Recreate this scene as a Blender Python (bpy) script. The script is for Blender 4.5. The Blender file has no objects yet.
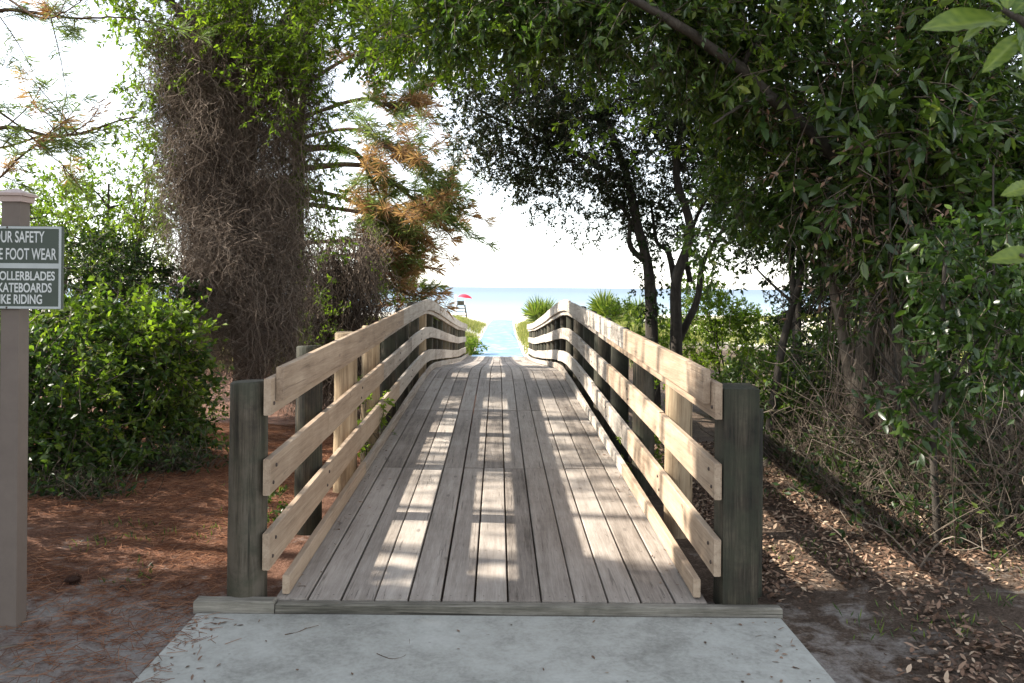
import bpy, math, random
import numpy as np
from mathutils import Vector, Matrix

scene = bpy.context.scene
COL = scene.collection
R = math.radians

# ---------------------------------------------------------------- camera
F, VX, HY, EYE = 819.0, 498.0, 287.0, 1.74          # focal length in px, horizon and eye height
cd = bpy.data.cameras.new('camera')
cam = bpy.data.objects.new('camera', cd); COL.objects.link(cam)
cam.location = (0, 0, EYE); cam.rotation_euler = (R(90), R(-0.5), 0)      # held a touch crooked
cd.sensor_width = 36; cd.lens = F / 1024 * 36
cd.shift_x = (512 - VX) / 1024; cd.shift_y = -(341.5 - HY) / 1024
cd.clip_start = 0.05; cd.clip_end = 40000
cd.dof.use_dof = True; cd.dof.focus_distance = 9.0; cd.dof.aperture_fstop = 9
scene.camera = cam

# ---------------------------------------------------------------- sky, sun, exposure
SUN_AZ, SUN_EL = -86.0, 35.5                          # azimuth from +Y (minus = left), elevation
w = bpy.data.worlds.new('World'); scene.world = w; w.use_nodes = True
nt = w.node_tree; bg = nt.nodes['Background']
sky = nt.nodes.new('ShaderNodeTexSky'); sky.sky_type = 'NISHITA'; sky.sun_disc = False
sky.sun_elevation = R(SUN_EL); sky.sun_rotation = R(SUN_AZ) % (2 * math.pi)
sky.air_density = 1.0; sky.dust_density = 0.3; sky.ozone_density = 1.0
hs = nt.nodes.new('ShaderNodeHueSaturation'); hs.inputs['Saturation'].default_value = 0.36
nt.links.new(sky.outputs[0], hs.inputs['Color']); nt.links.new(hs.outputs[0], bg.inputs[0])
bg.inputs[1].default_value = 0.15
sl = bpy.data.lights.new('sun', 'SUN'); sl.energy = 4.6; sl.angle = R(0.55); sl.color = (1.0, 0.93, 0.82)
so = bpy.data.objects.new('sun', sl); COL.objects.link(so)
sdir = Vector((math.sin(R(SUN_AZ)) * math.cos(R(SUN_EL)), math.cos(R(SUN_AZ)) * math.cos(R(SUN_EL)), math.sin(R(SUN_EL))))
so.rotation_euler = sdir.to_track_quat('Z', 'Y').to_euler(); so.location = sdir * 60
vs = scene.view_settings
vs.view_transform = 'Standard'; vs.look = 'None'; vs.gamma = 1; vs.use_curve_mapping = False
vs.exposure = 1.55
cy = scene.cycles
cy.max_bounces = 7; cy.diffuse_bounces = 4; cy.glossy_bounces = 3; cy.transmission_bounces = 4; cy.transparent_max_bounces = 4
cy.sample_clamp_indirect = 6; cy.use_denoising = True; cy.caustics_reflective = False; cy.caustics_refractive = False

rng = np.random.default_rng(11)
rnd = random.Random(5)

def at(px, py, Y):                                    # a pixel of the photograph at distance Y -> place in the world
    return np.array([(px - VX) * Y / F, Y, EYE + (HY - py) * Y / F])

# ---------------------------------------------------------------- materials
def new_mat(name):
    m = bpy.data.materials.new(name); m.use_nodes = True
    n = m.node_tree.nodes; l = m.node_tree.links
    return m, n, l, n['Principled BSDF']

def ramp(n, stops):
    r = n.new('ShaderNodeValToRGB'); e = r.color_ramp.elements
    while len(e) > 1: e.remove(e[-1])
    e[0].position = stops[0][0]; e[0].color = (*stops[0][1], 1)
    for p, c in stops[1:]:
        x = e.new(p); x.color = (*c, 1)
    return r

def noise(n, l, scale, detail=4, vec=None, rough=0.6, dist=0.0):
    t = n.new('ShaderNodeTexNoise'); t.inputs['Scale'].default_value = scale
    t.inputs['Detail'].default_value = detail; t.inputs['Roughness'].default_value = rough
    t.inputs['Distortion'].default_value = dist
    if vec is not None: l.new(vec, t.inputs['Vector'])
    return t

def math_node(n, l, op, a, b=None, clamp=False):
    t = n.new('ShaderNodeMath'); t.operation = op; t.use_clamp = clamp
    for i, v in enumerate((a, b)):
        if v is None: continue
        if isinstance(v, (int, float)): t.inputs[i].default_value = v
        else: l.new(v, t.inputs[i])
    return t.outputs[0]

def mixc(n, l, fac, a, b, mode='MIX'):
    t = n.new('ShaderNodeMix'); t.data_type = 'RGBA'; t.blend_type = mode
    for s, v in ((0, fac), (6, a), (7, b)):
        if isinstance(v, (int, float)): t.inputs[s].default_value = v
        elif isinstance(v, tuple): t.inputs[s].default_value = (*v, 1)
        else: l.new(v, t.inputs[s])
    return t.outputs[2]

def bump(n, l, h, strength, dist, b):
    t = n.new('ShaderNodeBump'); t.inputs['Strength'].default_value = strength; t.inputs['Distance'].default_value = dist
    l.new(h, t.inputs['Height']); l.new(t.outputs[0], b.inputs['Normal'])

def leaf_mat(name, stops, rough=0.45, trans=0.4, spec=0.5, tcol=(1.5, 1.7, 0.6)):
    m, n, l, b = new_mat(name)
    a = n.new('ShaderNodeAttribute'); a.attribute_name = 'tint'
    r = ramp(n, stops); l.new(a.outputs['Fac'], r.inputs[0])
    l.new(r.outputs[0], b.inputs['Base Color'])
    b.inputs['Roughness'].default_value = rough; b.inputs['Specular IOR Level'].default_value = spec
    t = n.new('ShaderNodeBsdfTranslucent')
    c = mixc(n, l, 1.0, r.outputs[0], tcol, 'MULTIPLY'); l.new(c, t.inputs[0])
    mx = n.new('ShaderNodeMixShader'); mx.inputs[0].default_value = trans
    l.new(b.outputs[0], mx.inputs[1]); l.new(t.outputs[0], mx.inputs[2])
    l.new(mx.outputs[0], n['Material Output'].inputs[0])
    return m

def wood_mat(name, axis, stops, tint_amt=0.35, rough=0.75, fine=115.0, knots=True, green=None, contrast=1.7, stain=0.45, crack=0.8):
    """weathered timber: grain stretched along one axis, board to board variation from the tint attribute"""
    m, n, l, b = new_mat(name)
    tc = n.new('ShaderNodeTexCoord'); a = n.new('ShaderNodeAttribute'); a.attribute_name = 'tint'
    mp = n.new('ShaderNodeMapping'); s = [1.0, 1.0, 1.0]; s[axis] = 0.045; mp.inputs['Scale'].default_value = s
    off = n.new('ShaderNodeVectorMath'); off.operation = 'MULTIPLY_ADD'
    cx = n.new('ShaderNodeCombineXYZ'); l.new(a.outputs['Fac'], cx.inputs[0]); l.new(a.outputs['Fac'], cx.inputs[1]); l.new(a.outputs['Fac'], cx.inputs[2])
    l.new(cx.outputs[0], off.inputs[0]); off.inputs[1].default_value = (37, 53, 29); l.new(tc.outputs['Object'], off.inputs[2])
    l.new(off.outputs[0], mp.inputs['Vector'])
    g = noise(n, l, fine, 6, mp.outputs[0], 0.7, 0.6)
    g2 = noise(n, l, 19.0, 4, mp.outputs[0], 0.6, 0.3)
    big = noise(n, l, 1.7, 5, tc.outputs['Object'], 0.65)
    add = math_node(n, l, 'ADD', math_node(n, l, 'MULTIPLY', g.outputs[0], 0.5), math_node(n, l, 'MULTIPLY', g2.outputs[0], 0.5))
    add = math_node(n, l, 'ADD', add, math_node(n, l, 'MULTIPLY', math_node(n, l, 'SUBTRACT', a.outputs['Fac'], 0.5), tint_amt))
    add = math_node(n, l, 'ADD', add, math_node(n, l, 'MULTIPLY', math_node(n, l, 'SUBTRACT', big.outputs[0], 0.5), 0.45))
    add = math_node(n, l, 'ADD', math_node(n, l, 'MULTIPLY', math_node(n, l, 'SUBTRACT', add, 0.5), contrast), 0.52)
    r = ramp(n, stops); l.new(add, r.inputs[0]); col = r.outputs[0]
    mc = n.new('ShaderNodeMapping'); s = [1.0, 1.0, 1.0]; s[axis] = 0.03; mc.inputs['Scale'].default_value = s; l.new(off.outputs[0], mc.inputs['Vector'])
    ck = noise(n, l, min(fine * 0.5, 48), 3, mc.outputs[0], 0.5, 0.4); km = n.new('ShaderNodeMapRange'); l.new(ck.outputs[0], km.inputs[0]); km.inputs[1].default_value = 0.64; km.inputs[2].default_value = 0.70; km.inputs[4].default_value = crack
    col = mixc(n, l, km.outputs[0], col, tuple(v * 0.45 for v in stops[0][1]))
    sg = noise(n, l, 2.6, 6, tc.outputs['Object'], 0.75, 0.8); sk = n.new('ShaderNodeMapRange'); l.new(sg.outputs[0], sk.inputs[0]); sk.inputs[1].default_value = 0.54; sk.inputs[2].default_value = 0.72; sk.inputs[4].default_value = stain
    col = mixc(n, l, sk.outputs[0], col, tuple(v * 0.9 for v in stops[0][1]))
    if knots:
        v = n.new('ShaderNodeTexVoronoi'); v.inputs['Scale'].default_value = 5.5
        mk = n.new('ShaderNodeMapping'); s = [1.0, 1.0, 1.0]; s[axis] = 0.4; mk.inputs['Scale'].default_value = s
        l.new(off.outputs[0], mk.inputs['Vector']); l.new(mk.outputs[0], v.inputs['Vector'])
        k = n.new('ShaderNodeMapRange'); k.inputs[1].default_value = 0.05; k.inputs[2].default_value = 0.1; k.inputs[3].default_value = 0.55; k.inputs[4].default_value = 0.0
        l.new(v.outputs['Distance'], k.inputs[0]); col = mixc(n, l, k.outputs[0], col, stops[0][1])
    if green:
        gn = noise(n, l, 3.2, 5, tc.outputs['Object'], 0.7)
        k = n.new('ShaderNodeMapRange'); k.inputs[1].default_value = 0.42; k.inputs[2].default_value = 0.62
        l.new(gn.outputs[0], k.inputs[0]); col = mixc(n, l, math_node(n, l, 'MULTIPLY', k.outputs[0], 0.7), col, green)
    l.new(col, b.inputs['Base Color']); b.inputs['Roughness'].default_value = rough; b.inputs['Specular IOR Level'].default_value = 0.3
    bump(n, l, math_node(n, l, 'SUBTRACT', add, km.outputs[0]), 0.6, 0.006, b)
    return m

def bark_mat(name, stops, scale=14.0, zs=0.25, strength=0.9):
    m, n, l, b = new_mat(name)
    tc = n.new('ShaderNodeTexCoord'); mp = n.new('ShaderNodeMapping'); mp.inputs['Scale'].default_value = (1, 1, zs)
    l.new(tc.outputs['Object'], mp.inputs['Vector'])
    g = noise(n, l, scale, 6, mp.outputs[0], 0.7, 0.8); g2 = noise(n, l, 2.5, 4, tc.outputs['Object'])
    add = math_node(n, l, 'ADD', math_node(n, l, 'MULTIPLY', g.outputs[0], 0.65), math_node(n, l, 'MULTIPLY', g2.outputs[0], 0.35))
    r = ramp(n, stops); l.new(add, r.inputs[0]); l.new(r.outputs[0], b.inputs['Base Color'])
    b.inputs['Roughness'].default_value = 0.9; b.inputs['Specular IOR Level'].default_value = 0.2
    bump(n, l, add, strength, 0.02, b)
    return m

def tint_mat(name, stops, rough=0.85, spec=0.2):
    m, n, l, b = new_mat(name)
    a = n.new('ShaderNodeAttribute'); a.attribute_name = 'tint'
    r = ramp(n, stops); l.new(a.outputs['Fac'], r.inputs[0]); l.new(r.outputs[0], b.inputs['Base Color'])
    b.inputs['Roughness'].default_value = rough; b.inputs['Specular IOR Level'].default_value = spec
    return m

def paint_mat(name, c, rough=0.5, var=0.12, scale=9.0):
    m, n, l, b = new_mat(name)
    tc = n.new('ShaderNodeTexCoord'); g = noise(n, l, scale, 5, tc.outputs['Object'], 0.7)
    lo = tuple(v * (1 - var) for v in c); hi = tuple(min(1, v * (1 + var)) for v in c)
    r = ramp(n, [(0.3, lo), (0.7, hi)]); l.new(g.outputs[0], r.inputs[0]); l.new(r.outputs[0], b.inputs['Base Color'])
    b.inputs['Roughness'].default_value = rough; bump(n, l, g.outputs[0], 0.15, 0.003, b)
    return m

M = {}
M['deck'] = wood_mat('deck_wood', 1, [(0.2, (0.10, 0.082, 0.067)), (0.42, (0.232, 0.198, 0.168)), (0.6, (0.32, 0.28, 0.242)), (0.85, (0.45, 0.40, 0.35))], 0.26, stain=0.14, contrast=1.2, crack=0.5)
M['rail'] = wood_mat('rail_wood', 1, [(0.18, (0.13, 0.085, 0.055)), (0.42, (0.31, 0.225, 0.155)), (0.6, (0.43, 0.328, 0.235)), (0.85, (0.53, 0.42, 0.315))], 0.2, fine=100, contrast=1.0, stain=0.16, crack=0.3)
M['rail_grey'] = wood_mat('rail_wood_grey', 1, [(0.2, (0.13, 0.10, 0.08)), (0.42, (0.33, 0.28, 0.23)), (0.6, (0.46, 0.41, 0.35)), (0.85, (0.56, 0.51, 0.45))], 0.2, fine=100, contrast=1.2, stain=0.3, crack=0.5)
M['post'] = wood_mat('post_wood', 2, [(0.2, (0.012, 0.011, 0.008)), (0.45, (0.034, 0.028, 0.019)), (0.62, (0.066, 0.054, 0.037)), (0.85, (0.11, 0.092, 0.068))], 0.25, fine=75, green=(0.036, 0.040, 0.024), contrast=2.2, stain=0.6)
M['post_new'] = wood_mat('post_wood_new', 2, [(0.2, (0.10, 0.07, 0.045)), (0.45, (0.25, 0.18, 0.11)), (0.62, (0.36, 0.27, 0.17)), (0.85, (0.45, 0.36, 0.24))], 0.25, fine=75)
M['sill'] = wood_mat('sill_wood', 0, [(0.2, (0.07, 0.065, 0.05)), (0.45, (0.17, 0.155, 0.125)), (0.62, (0.25, 0.23, 0.19)), (0.85, (0.34, 0.31, 0.26))], 0.2)
M['nail'] = paint_mat('rusty_nail', (0.06, 0.04, 0.03), 0.7)
M['oak_bark'] = bark_mat('oak_bark', [(0.3, (0.02, 0.017, 0.014)), (0.55, (0.07, 0.06, 0.05)), (0.75, (0.15, 0.135, 0.115))])
M['pale_bark'] = bark_mat('pale_bark', [(0.3, (0.05, 0.04, 0.03)), (0.55, (0.17, 0.14, 0.11)), (0.75, (0.30, 0.26, 0.21))])
M['pine_bark'] = bark_mat('pine_bark', [(0.3, (0.03, 0.02, 0.014)), (0.55, (0.12, 0.08, 0.055)), (0.75, (0.22, 0.15, 0.10))])
M['twig'] = tint_mat('twig', [(0, (0.03, 0.022, 0.016)), (0.5, (0.085, 0.064, 0.047)), (1, (0.22, 0.18, 0.14))])
M['dead_vine'] = tint_mat('dead_vine', [(0, (0.045, 0.032, 0.024)), (0.5, (0.15, 0.114, 0.088)), (1, (0.30, 0.24, 0.19))])
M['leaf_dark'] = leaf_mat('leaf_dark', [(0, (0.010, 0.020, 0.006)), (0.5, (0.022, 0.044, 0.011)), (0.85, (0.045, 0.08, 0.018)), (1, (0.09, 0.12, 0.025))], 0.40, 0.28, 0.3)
M['leaf_glossy'] = leaf_mat('leaf_glossy', [(0, (0.018, 0.036, 0.012)), (0.4, (0.05, 0.092, 0.024)), (0.75, (0.11, 0.165, 0.036)), (1, (0.23, 0.25, 0.055))], 0.31, 0.42, 0.6)
M['leaf_small'] = leaf_mat('leaf_small', [(0, (0.016, 0.024, 0.010)), (0.5, (0.036, 0.05, 0.02)), (1, (0.085, 0.11, 0.04))], 0.45, 0.22, 0.3)
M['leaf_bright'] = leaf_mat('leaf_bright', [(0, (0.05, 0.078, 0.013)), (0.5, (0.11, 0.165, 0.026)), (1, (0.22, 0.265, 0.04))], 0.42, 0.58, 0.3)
M['leaf_bush'] = leaf_mat('leaf_bush', [(0, (0.022, 0.042, 0.011)), (0.5, (0.055, 0.10, 0.022)), (1, (0.20, 0.25, 0.055))], 0.36, 0.42, 0.45)
M['needle'] = leaf_mat('pine_needle', [(0, (0.26, 0.13, 0.07)), (0.3, (0.36, 0.22, 0.12)), (0.38, (0.16, 0.15, 0.06)), (0.7, (0.10, 0.15, 0.04)), (1, (0.19, 0.24, 0.08))], 0.5, 0.5, 0.3, (1.3, 1.4, 0.9))
M['palm'] = leaf_mat('palmetto_leaf', [(0, (0.06, 0.10, 0.025)), (0.5, (0.13, 0.18, 0.04)), (1, (0.24, 0.25, 0.08))], 0.4, 0.4)
M['dune_grass'] = leaf_mat('dune_grass', [(0, (0.10, 0.13, 0.025)), (0.5, (0.20, 0.23, 0.05)), (1, (0.36, 0.33, 0.13))], 0.6, 0.4, 0.3, (1.2, 1.2, 0.8))
M['fallen_needle'] = tint_mat('fallen_needle', [(0, (0.11, 0.045, 0.025)), (0.5, (0.24, 0.105, 0.055)), (1, (0.38, 0.20, 0.115))])
M['dead_leaf'] = tint_mat('dead_leaf', [(0, (0.06, 0.035, 0.022)), (0.5, (0.20, 0.12, 0.08)), (0.85, (0.36, 0.25, 0.17)), (1, (0.5, 0.38, 0.27))], 0.6)
M['sign_post'] = paint_mat('sign_post_paint', (0.15, 0.12, 0.10), 0.55, 0.1)
M['sign_cap'] = paint_mat('sign_cap_paint', (0.42, 0.32, 0.28), 0.5, 0.1)
M['sign_green'] = paint_mat('sign_panel_green', (0.042, 0.06, 0.044), 0.45, 0.08)
M['sign_grey'] = paint_mat('sign_border_grey', (0.42, 0.45, 0.44), 0.5, 0.06)
M['sign_letter'] = paint_mat('sign_letter_paint', (0.60, 0.62, 0.60), 0.5, 0.05)
M['white_paint'] = paint_mat('white_paint', (0.8, 0.8, 0.78), 0.5, 0.05)
M['red_fabric'] = paint_mat('red_fabric', (0.62, 0.03, 0.06), 0.7, 0.05)
M['cone'] = paint_mat('pine_cone', (0.09, 0.045, 0.03), 0.8, 0.4, 60)

# ---------------------------------------------------------------- mesh helpers
def link(o, parent=None):
    COL.objects.link(o)
    if parent is not None: o.parent = parent
    return o

def tag(o, label=None, cat=None, group=None, kind=None):
    for k, v in (('label', label), ('category', cat), ('group', group), ('kind', kind)):
        if v: o[k] = v
    return o

def empty(name, loc, label, cat, group=None):
    o = bpy.data.objects.new(name, None); o.location = loc; o.empty_display_size = 0.2
    return tag(link(o), label, cat, group)

class MB:
    """collects vertices / faces (numpy friendly) and builds one mesh object; coordinates are world, moved to the parent's space"""
    def __init__(s): s.V = []; s.F = []; s.T = []; s.MI = []; s.SM = []; s.n = 0
    def add(s, V, faces, tint=0.5, mat=0, smooth=False):
        V = np.asarray(V, float).reshape(-1, 3); faces = np.asarray(faces, np.int64)
        s.V.append(V); s.F.append(faces + s.n); s.n += len(V)
        s.T.append(np.full(len(V), tint) if np.isscalar(tint) else np.asarray(tint, float))
        s.MI.append(np.full(len(faces), mat)); s.SM.append(np.full(len(faces), smooth))
    def box(s, lo, hi, tint=0.5, mat=0):
        x0, y0, z0 = lo; x1, y1, z1 = hi
        s.add([(x0,y0,z0),(x1,y0,z0),(x1,y1,z0),(x0,y1,z0),(x0,y0,z1),(x1,y0,z1),(x1,y1,z1),(x0,y1,z1)], BOXF, tint, mat)
    def hexa(s, P, tint=0.5, mat=0): s.add(P, BOXF, tint, mat)
    def tube(s, pts, rad, sides=8, tint=0.5, mat=0, cap=True, jit=0.0):
        P = np.asarray(pts, float); n = len(P); rad = np.full(n, rad) if np.isscalar(rad) else np.asarray(rad, float)
        T = np.gradient(P, axis=0); T /= np.linalg.norm(T, axis=1)[:, None] + 1e-9
        u = np.array([1.0, 0, 0]) if abs(T[0][0]) < 0.8 else np.array([0, 1.0, 0])
        A = []
        for i in range(n):
            u = u - T[i] * u.dot(T[i]); u /= np.linalg.norm(u); v = np.cross(T[i], u)
            an = np.arange(sides) * 2 * math.pi / sides
            rr = rad[i] * (1 + (jit * rng.standard_normal(sides) if jit else 0))
            A.append(P[i] + (np.cos(an) * rr)[:, None] * u + (np.sin(an) * rr)[:, None] * v)
        V = np.concatenate(A); i, j = np.meshgrid(np.arange(n - 1), np.arange(sides), indexing='ij')
        k = (j + 1) % sides
        Fq = np.stack([i * sides + j, i * sides + k, (i + 1) * sides + k, (i + 1) * sides + j], -1).reshape(-1, 4)
        s.add(V, Fq, tint, mat, True)
        if cap:
            for row, rev in ((0, True), (n - 1, False)):
                ids = np.arange(sides) + row * sides
                c = P[row]; b = s.n; s.add(np.vstack([V[ids], c]), [[a, (a + 1) % sides, sides] if not rev else [(a + 1) % sides, a, sides] for a in range(sides)], tint, mat)
    def build(s, name, mats, parent=None, attr=True):
        me = bpy.data.meshes.new(name)
        if s.n:
            V = np.concatenate(s.V)
            if parent is not None:
                off = np.zeros(3); p = parent
                while p is not None: off += np.array(p.location); p = p.parent
                V = V - off
            groups = s.F; sizes = np.concatenate([np.full(len(f), f.shape[1]) for f in groups]).astype(np.int32)
            loops = np.concatenate([f.reshape(-1) for f in groups]).astype(np.int32)
            me.vertices.add(len(V)); me.vertices.foreach_set('co', V.astype(np.float32).ravel())
            me.loops.add(len(loops)); me.loops.foreach_set('vertex_index', loops)
            starts = np.concatenate([[0], np.cumsum(sizes)[:-1]]).astype(np.int32)
            me.polygons.add(len(sizes)); me.polygons.foreach_set('loop_start', starts)
            me.polygons.foreach_set('material_index', np.concatenate(s.MI).astype(np.int32))
            me.polygons.foreach_set('use_smooth', np.concatenate(s.SM).astype(bool))
            me.update(calc_edges=True); me.validate()
            if attr:
                at_ = me.attributes.new('tint', 'FLOAT', 'POINT'); at_.data.foreach_set('value', np.concatenate(s.T).astype(np.float32))
        for m in (mats if isinstance(mats, (list, tuple)) else [mats]): me.materials.append(m)
        return link(bpy.data.objects.new(name, me), parent)

BOXF = [[0,3,2,1],[4,5,6,7],[0,1,5,4],[1,2,6,5],[2,3,7,6],[3,0,4,7]]

def unit(a): return a / (np.linalg.norm(a, axis=-1, keepdims=True) + 1e-9)
def rvec(n): return unit(rng.standard_normal((n, 3)))

def leaves(mb, P, D, N, L, W, tint, mat=0, fine=False):
    """n leaves: base P, direction D, rough normal N; each a folded blade"""
    D = unit(D); S = unit(np.cross(D, N)); N = np.cross(S, D); n = len(P)
    if fine:
        T = np.array([(0,0,0),(.3,.46,.10),(.68,.38,.06),(1,0,-.12),(.68,-.38,.06),(.3,-.46,.10),(.3,0,0),(.68,0,-.02)])
        Fc = [(0,6,1),(1,6,7),(1,7,2),(2,7,3),(3,7,4),(4,7,6),(4,6,5),(5,6,0)]
    else:
        T = np.array([(0,0,0),(.42,.5,.12),(1,0,-.06),(.42,-.5,.12)]); Fc = [(0,2,1),(0,3,2)]
    k = len(T); L = np.broadcast_to(L, (n,)); W = np.broadcast_to(W, (n,))
    V = (P[:, None] + D[:, None] * (T[None, :, 0, None] * L[:, None, None]) + S[:, None] * (T[None, :, 1, None] * W[:, None, None])
         + N[:, None] * (T[None, :, 2, None] * W[:, None, None]))
    Fi = (np.array(Fc)[None] + (np.arange(n) * k)[:, None, None]).reshape(-1, 3)
    mb.add(V.reshape(-1, 3), Fi, np.repeat(np.clip(tint, 0, 1), k), mat, fine)

def rods(mb, A, B, ra, rb, tint, mat=0):
    """n thin three-sided rods A->B"""
    D = unit(B - A); U = unit(np.cross(D, rvec(len(A)))); W = np.cross(D, U); n = len(A)
    ra = np.broadcast_to(ra, (n,)); rb = np.broadcast_to(rb, (n,)); V = []
    for k in range(3):
        c, s_ = math.cos(k * 2.0944), math.sin(k * 2.0944)
        V.append(A + (U * c + W * s_) * ra[:, None])
    for k in range(3):
        c, s_ = math.cos(k * 2.0944), math.sin(k * 2.0944)
        V.append(B + (U * c + W * s_) * rb[:, None])
    V = np.stack(V, 1).reshape(-1, 3)
    q = np.array([(0,1,4,3),(1,2,5,4),(2,0,3,5)])
    mb.add(V, (q[None] + (np.arange(n) * 6)[:, None, None]).reshape(-1, 4), np.repeat(tint, 6), mat, True)

def strands(mb, P, r0, r1, tint, mat=0):
    """n wiggly strands given as points (n, m, 3), three-sided"""
    n, m, _ = P.shape; T = np.gradient(P, axis=1); T = unit(T)
    U = unit(np.cross(T, rvec(n)[:, None])); W = np.cross(T, U)
    rr = np.broadcast_to(np.asarray(r0).reshape(-1, 1), (n, 1)) * (1 - np.linspace(0, 1, m)[None]) + np.broadcast_to(np.asarray(r1).reshape(-1, 1), (n, 1)) * np.linspace(0, 1, m)[None]
    V = np.stack([P + (U * math.cos(k * 2.0944) + W * math.sin(k * 2.0944)) * rr[..., None] for k in range(3)], 2)   # n m 3 3
    V = V.reshape(-1, 3); base = (np.arange(n) * m * 3)[:, None] + (np.arange(m - 1) * 3)[None]; base = base.reshape(-1)
    Fq = np.concatenate([np.stack([base + a, base + b, base + b + 3, base + a + 3], -1) for a, b in ((0,1),(1,2),(2,0))])
    mb.add(V, Fq, np.repeat(tint, m * 3), mat, True)

PH = rng.uniform(0, 6.28, (10,)); KV = rng.standard_normal((10, 3))
def field(P, scale):                                   # smooth random field, about -1..1
    s_ = 0
    for i in range(10): s_ = s_ + np.sin(P @ KV[i] * scale * (1 + 0.25 * i) + PH[i])
    return s_ / 3.2

def sprays(mb, blobs, n_twig, per, tl, L, W, droop=0.2, fine=False, gap=-0.3, gscale=1.3, leafmat=0, twigmat=1, shell=0.45, flat=0.75, tint=(0.0, 1.0), out=0.6, keep=None):
    """leafy twigs spread through a crown made of ellipsoid blobs [(centre, radii)]"""
    C = np.array([b[0] for b in blobs], float); Rr = np.array([b[1] for b in blobs], float)
    wgt = np.array([b[2] if len(b) > 2 else 1.0 for b in blobs]) * (Rr.prod(1)) ** 0.7; wgt /= wgt.sum()
    bi = rng.choice(len(blobs), int(n_twig * 1.6), p=wgt)
    d = rvec(len(bi)); rad = (shell + (1 - shell) * rng.random(len(bi))) ** 0.5
    P = C[bi] + d * Rr[bi] * rad[:, None]
    f = field(P, gscale) + 0.35 * rng.standard_normal(len(P))
    ok = f > gap
    if keep is not None: ok &= keep(P)
    P = P[ok][:n_twig]; d = d[ok][:n_twig]; n = len(P)
    if n == 0: return
    D = unit(d * out + rvec(n) * 0.75 + np.array([0, 0, 0.25 - droop])); ln = tl * rng.uniform(0.55, 1.25, n)
    if twigmat is not None:
        mid = P + D * (ln * 0.5)[:, None] + rvec(n) * (ln * 0.06)[:, None]; end = P + D * ln[:, None] - np.array([0, 0, 1]) * (ln * droop * 0.4)[:, None]
        tt = rng.random(n); rods(mb, P, mid, tl * 0.014, tl * 0.010, tt, twigmat); rods(mb, mid, end, tl * 0.010, tl * 0.004, tt, twigmat)
    else:
        end = P + D * ln[:, None]
    idx = np.repeat(np.arange(n), per); m = len(idx); t = rng.uniform(0.12, 1.05, m)
    B = P[idx] * (1 - t)[:, None] + end[idx] * t[:, None]
    LD = unit(D[idx] * 0.55 + rvec(m) * 0.85 - np.array([0, 0, droop]))
    LN = unit(np.array([0, 0, flat]) + rvec(m) * 0.75)
    ct = np.clip(rng.normal(0.5, 0.22, n), 0, 1)
    tv = np.clip(ct[idx] * 0.65 + rng.random(m) * 0.4 - 0.02, 0, 1); tv = tint[0] + tv * (tint[1] - tint[0])
    sz = rng.uniform(0.65, 1.2, m)
    leaves(mb, B, LD, LN, L * sz, W * sz * rng.uniform(0.8, 1.2, m), tv, leafmat, fine)

def limb(p0, p1, wig=0.08, n=9, sag=0.0):
    p0 = np.asarray(p0, float); p1 = np.asarray(p1, float); t = np.linspace(0, 1, n)[:, None]; ln = np.linalg.norm(p1 - p0)
    P = p0 * (1 - t) + p1 * t; a, b = rvec(1)[0], rvec(1)[0]
    P += ln * wig * (np.sin(t * 5.1 + rng.uniform(0, 6)) * a + np.sin(t * 9.3 + rng.uniform(0, 6)) * b * 0.5) * np.sin(t * math.pi * 0.5 + 0.0) 
    P[:, 2] += sag * ln * np.sin(t[:, 0] * math.pi)
    P[0] = p0
    return P

def path(mb, pts, r0, r1, sides=8, tint=0.5, mat=0, n=None, wig=0.0, jit=0.05):
    """smooth tapered limb through the given points"""
    P = np.asarray(pts, float); k = len(P); n = n or 4 * k
    t = np.linspace(0, k - 1, n); i = np.clip(t.astype(int), 0, k - 2); f = (t - i)[:, None]
    Pm = np.vstack([2 * P[0] - P[1], P, 2 * P[-1] - P[-2]])
    a, b, c, d = Pm[i], Pm[i + 1], Pm[i + 2], Pm[i + 3]
    Q = 0.5 * (2 * b + (c - a) * f + (2 * a - 5 * b + 4 * c - d) * f ** 2 + (3 * b - a - 3 * c + d) * f ** 3)
    if wig: Q = Q + np.cumsum(rng.standard_normal(Q.shape), 0) * wig * 0.3 * np.linspace(0, 1, n)[:, None]
    mb.tube(Q, np.linspace(1, 0, n) ** 1.0 * (r0 - r1) + r1, sides, tint, mat, True, jit)
    return Q

def tufts(mb, P, D, n_needle, L, wd, tint, mat=0, spread=0.9):
    """pine needle tufts at P pointing along D"""
    n = len(P); idx = np.repeat(np.arange(n), n_needle); m = len(idx)
    B = P[idx] - D[idx] * (rng.random(m) * 0.10)[:, None]
    ND = unit(D[idx] * 0.8 + rvec(m) * spread); S = unit(np.cross(ND, rvec(m)))
    ln = L * rng.uniform(0.7, 1.15, m)
    V = np.stack([B - S * wd * 0.5, B + S * wd * 0.5, B + ND * (ln * 0.6)[:, None] + S * wd * 0.4, B + ND * ln[:, None] - np.array([0, 0, 1]) * (ln * 0.12)[:, None]], 1)
    fc = (np.array([(0,1,2,3)])[None] + (np.arange(m) * 4)[:, None, None]).reshape(-1, 4)
    tv = np.repeat(np.clip(tint[idx] + rng.normal(0, 0.05, m), 0, 1), 4)
    mb.add(V.reshape(-1, 3), fc, tv, mat)

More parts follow.
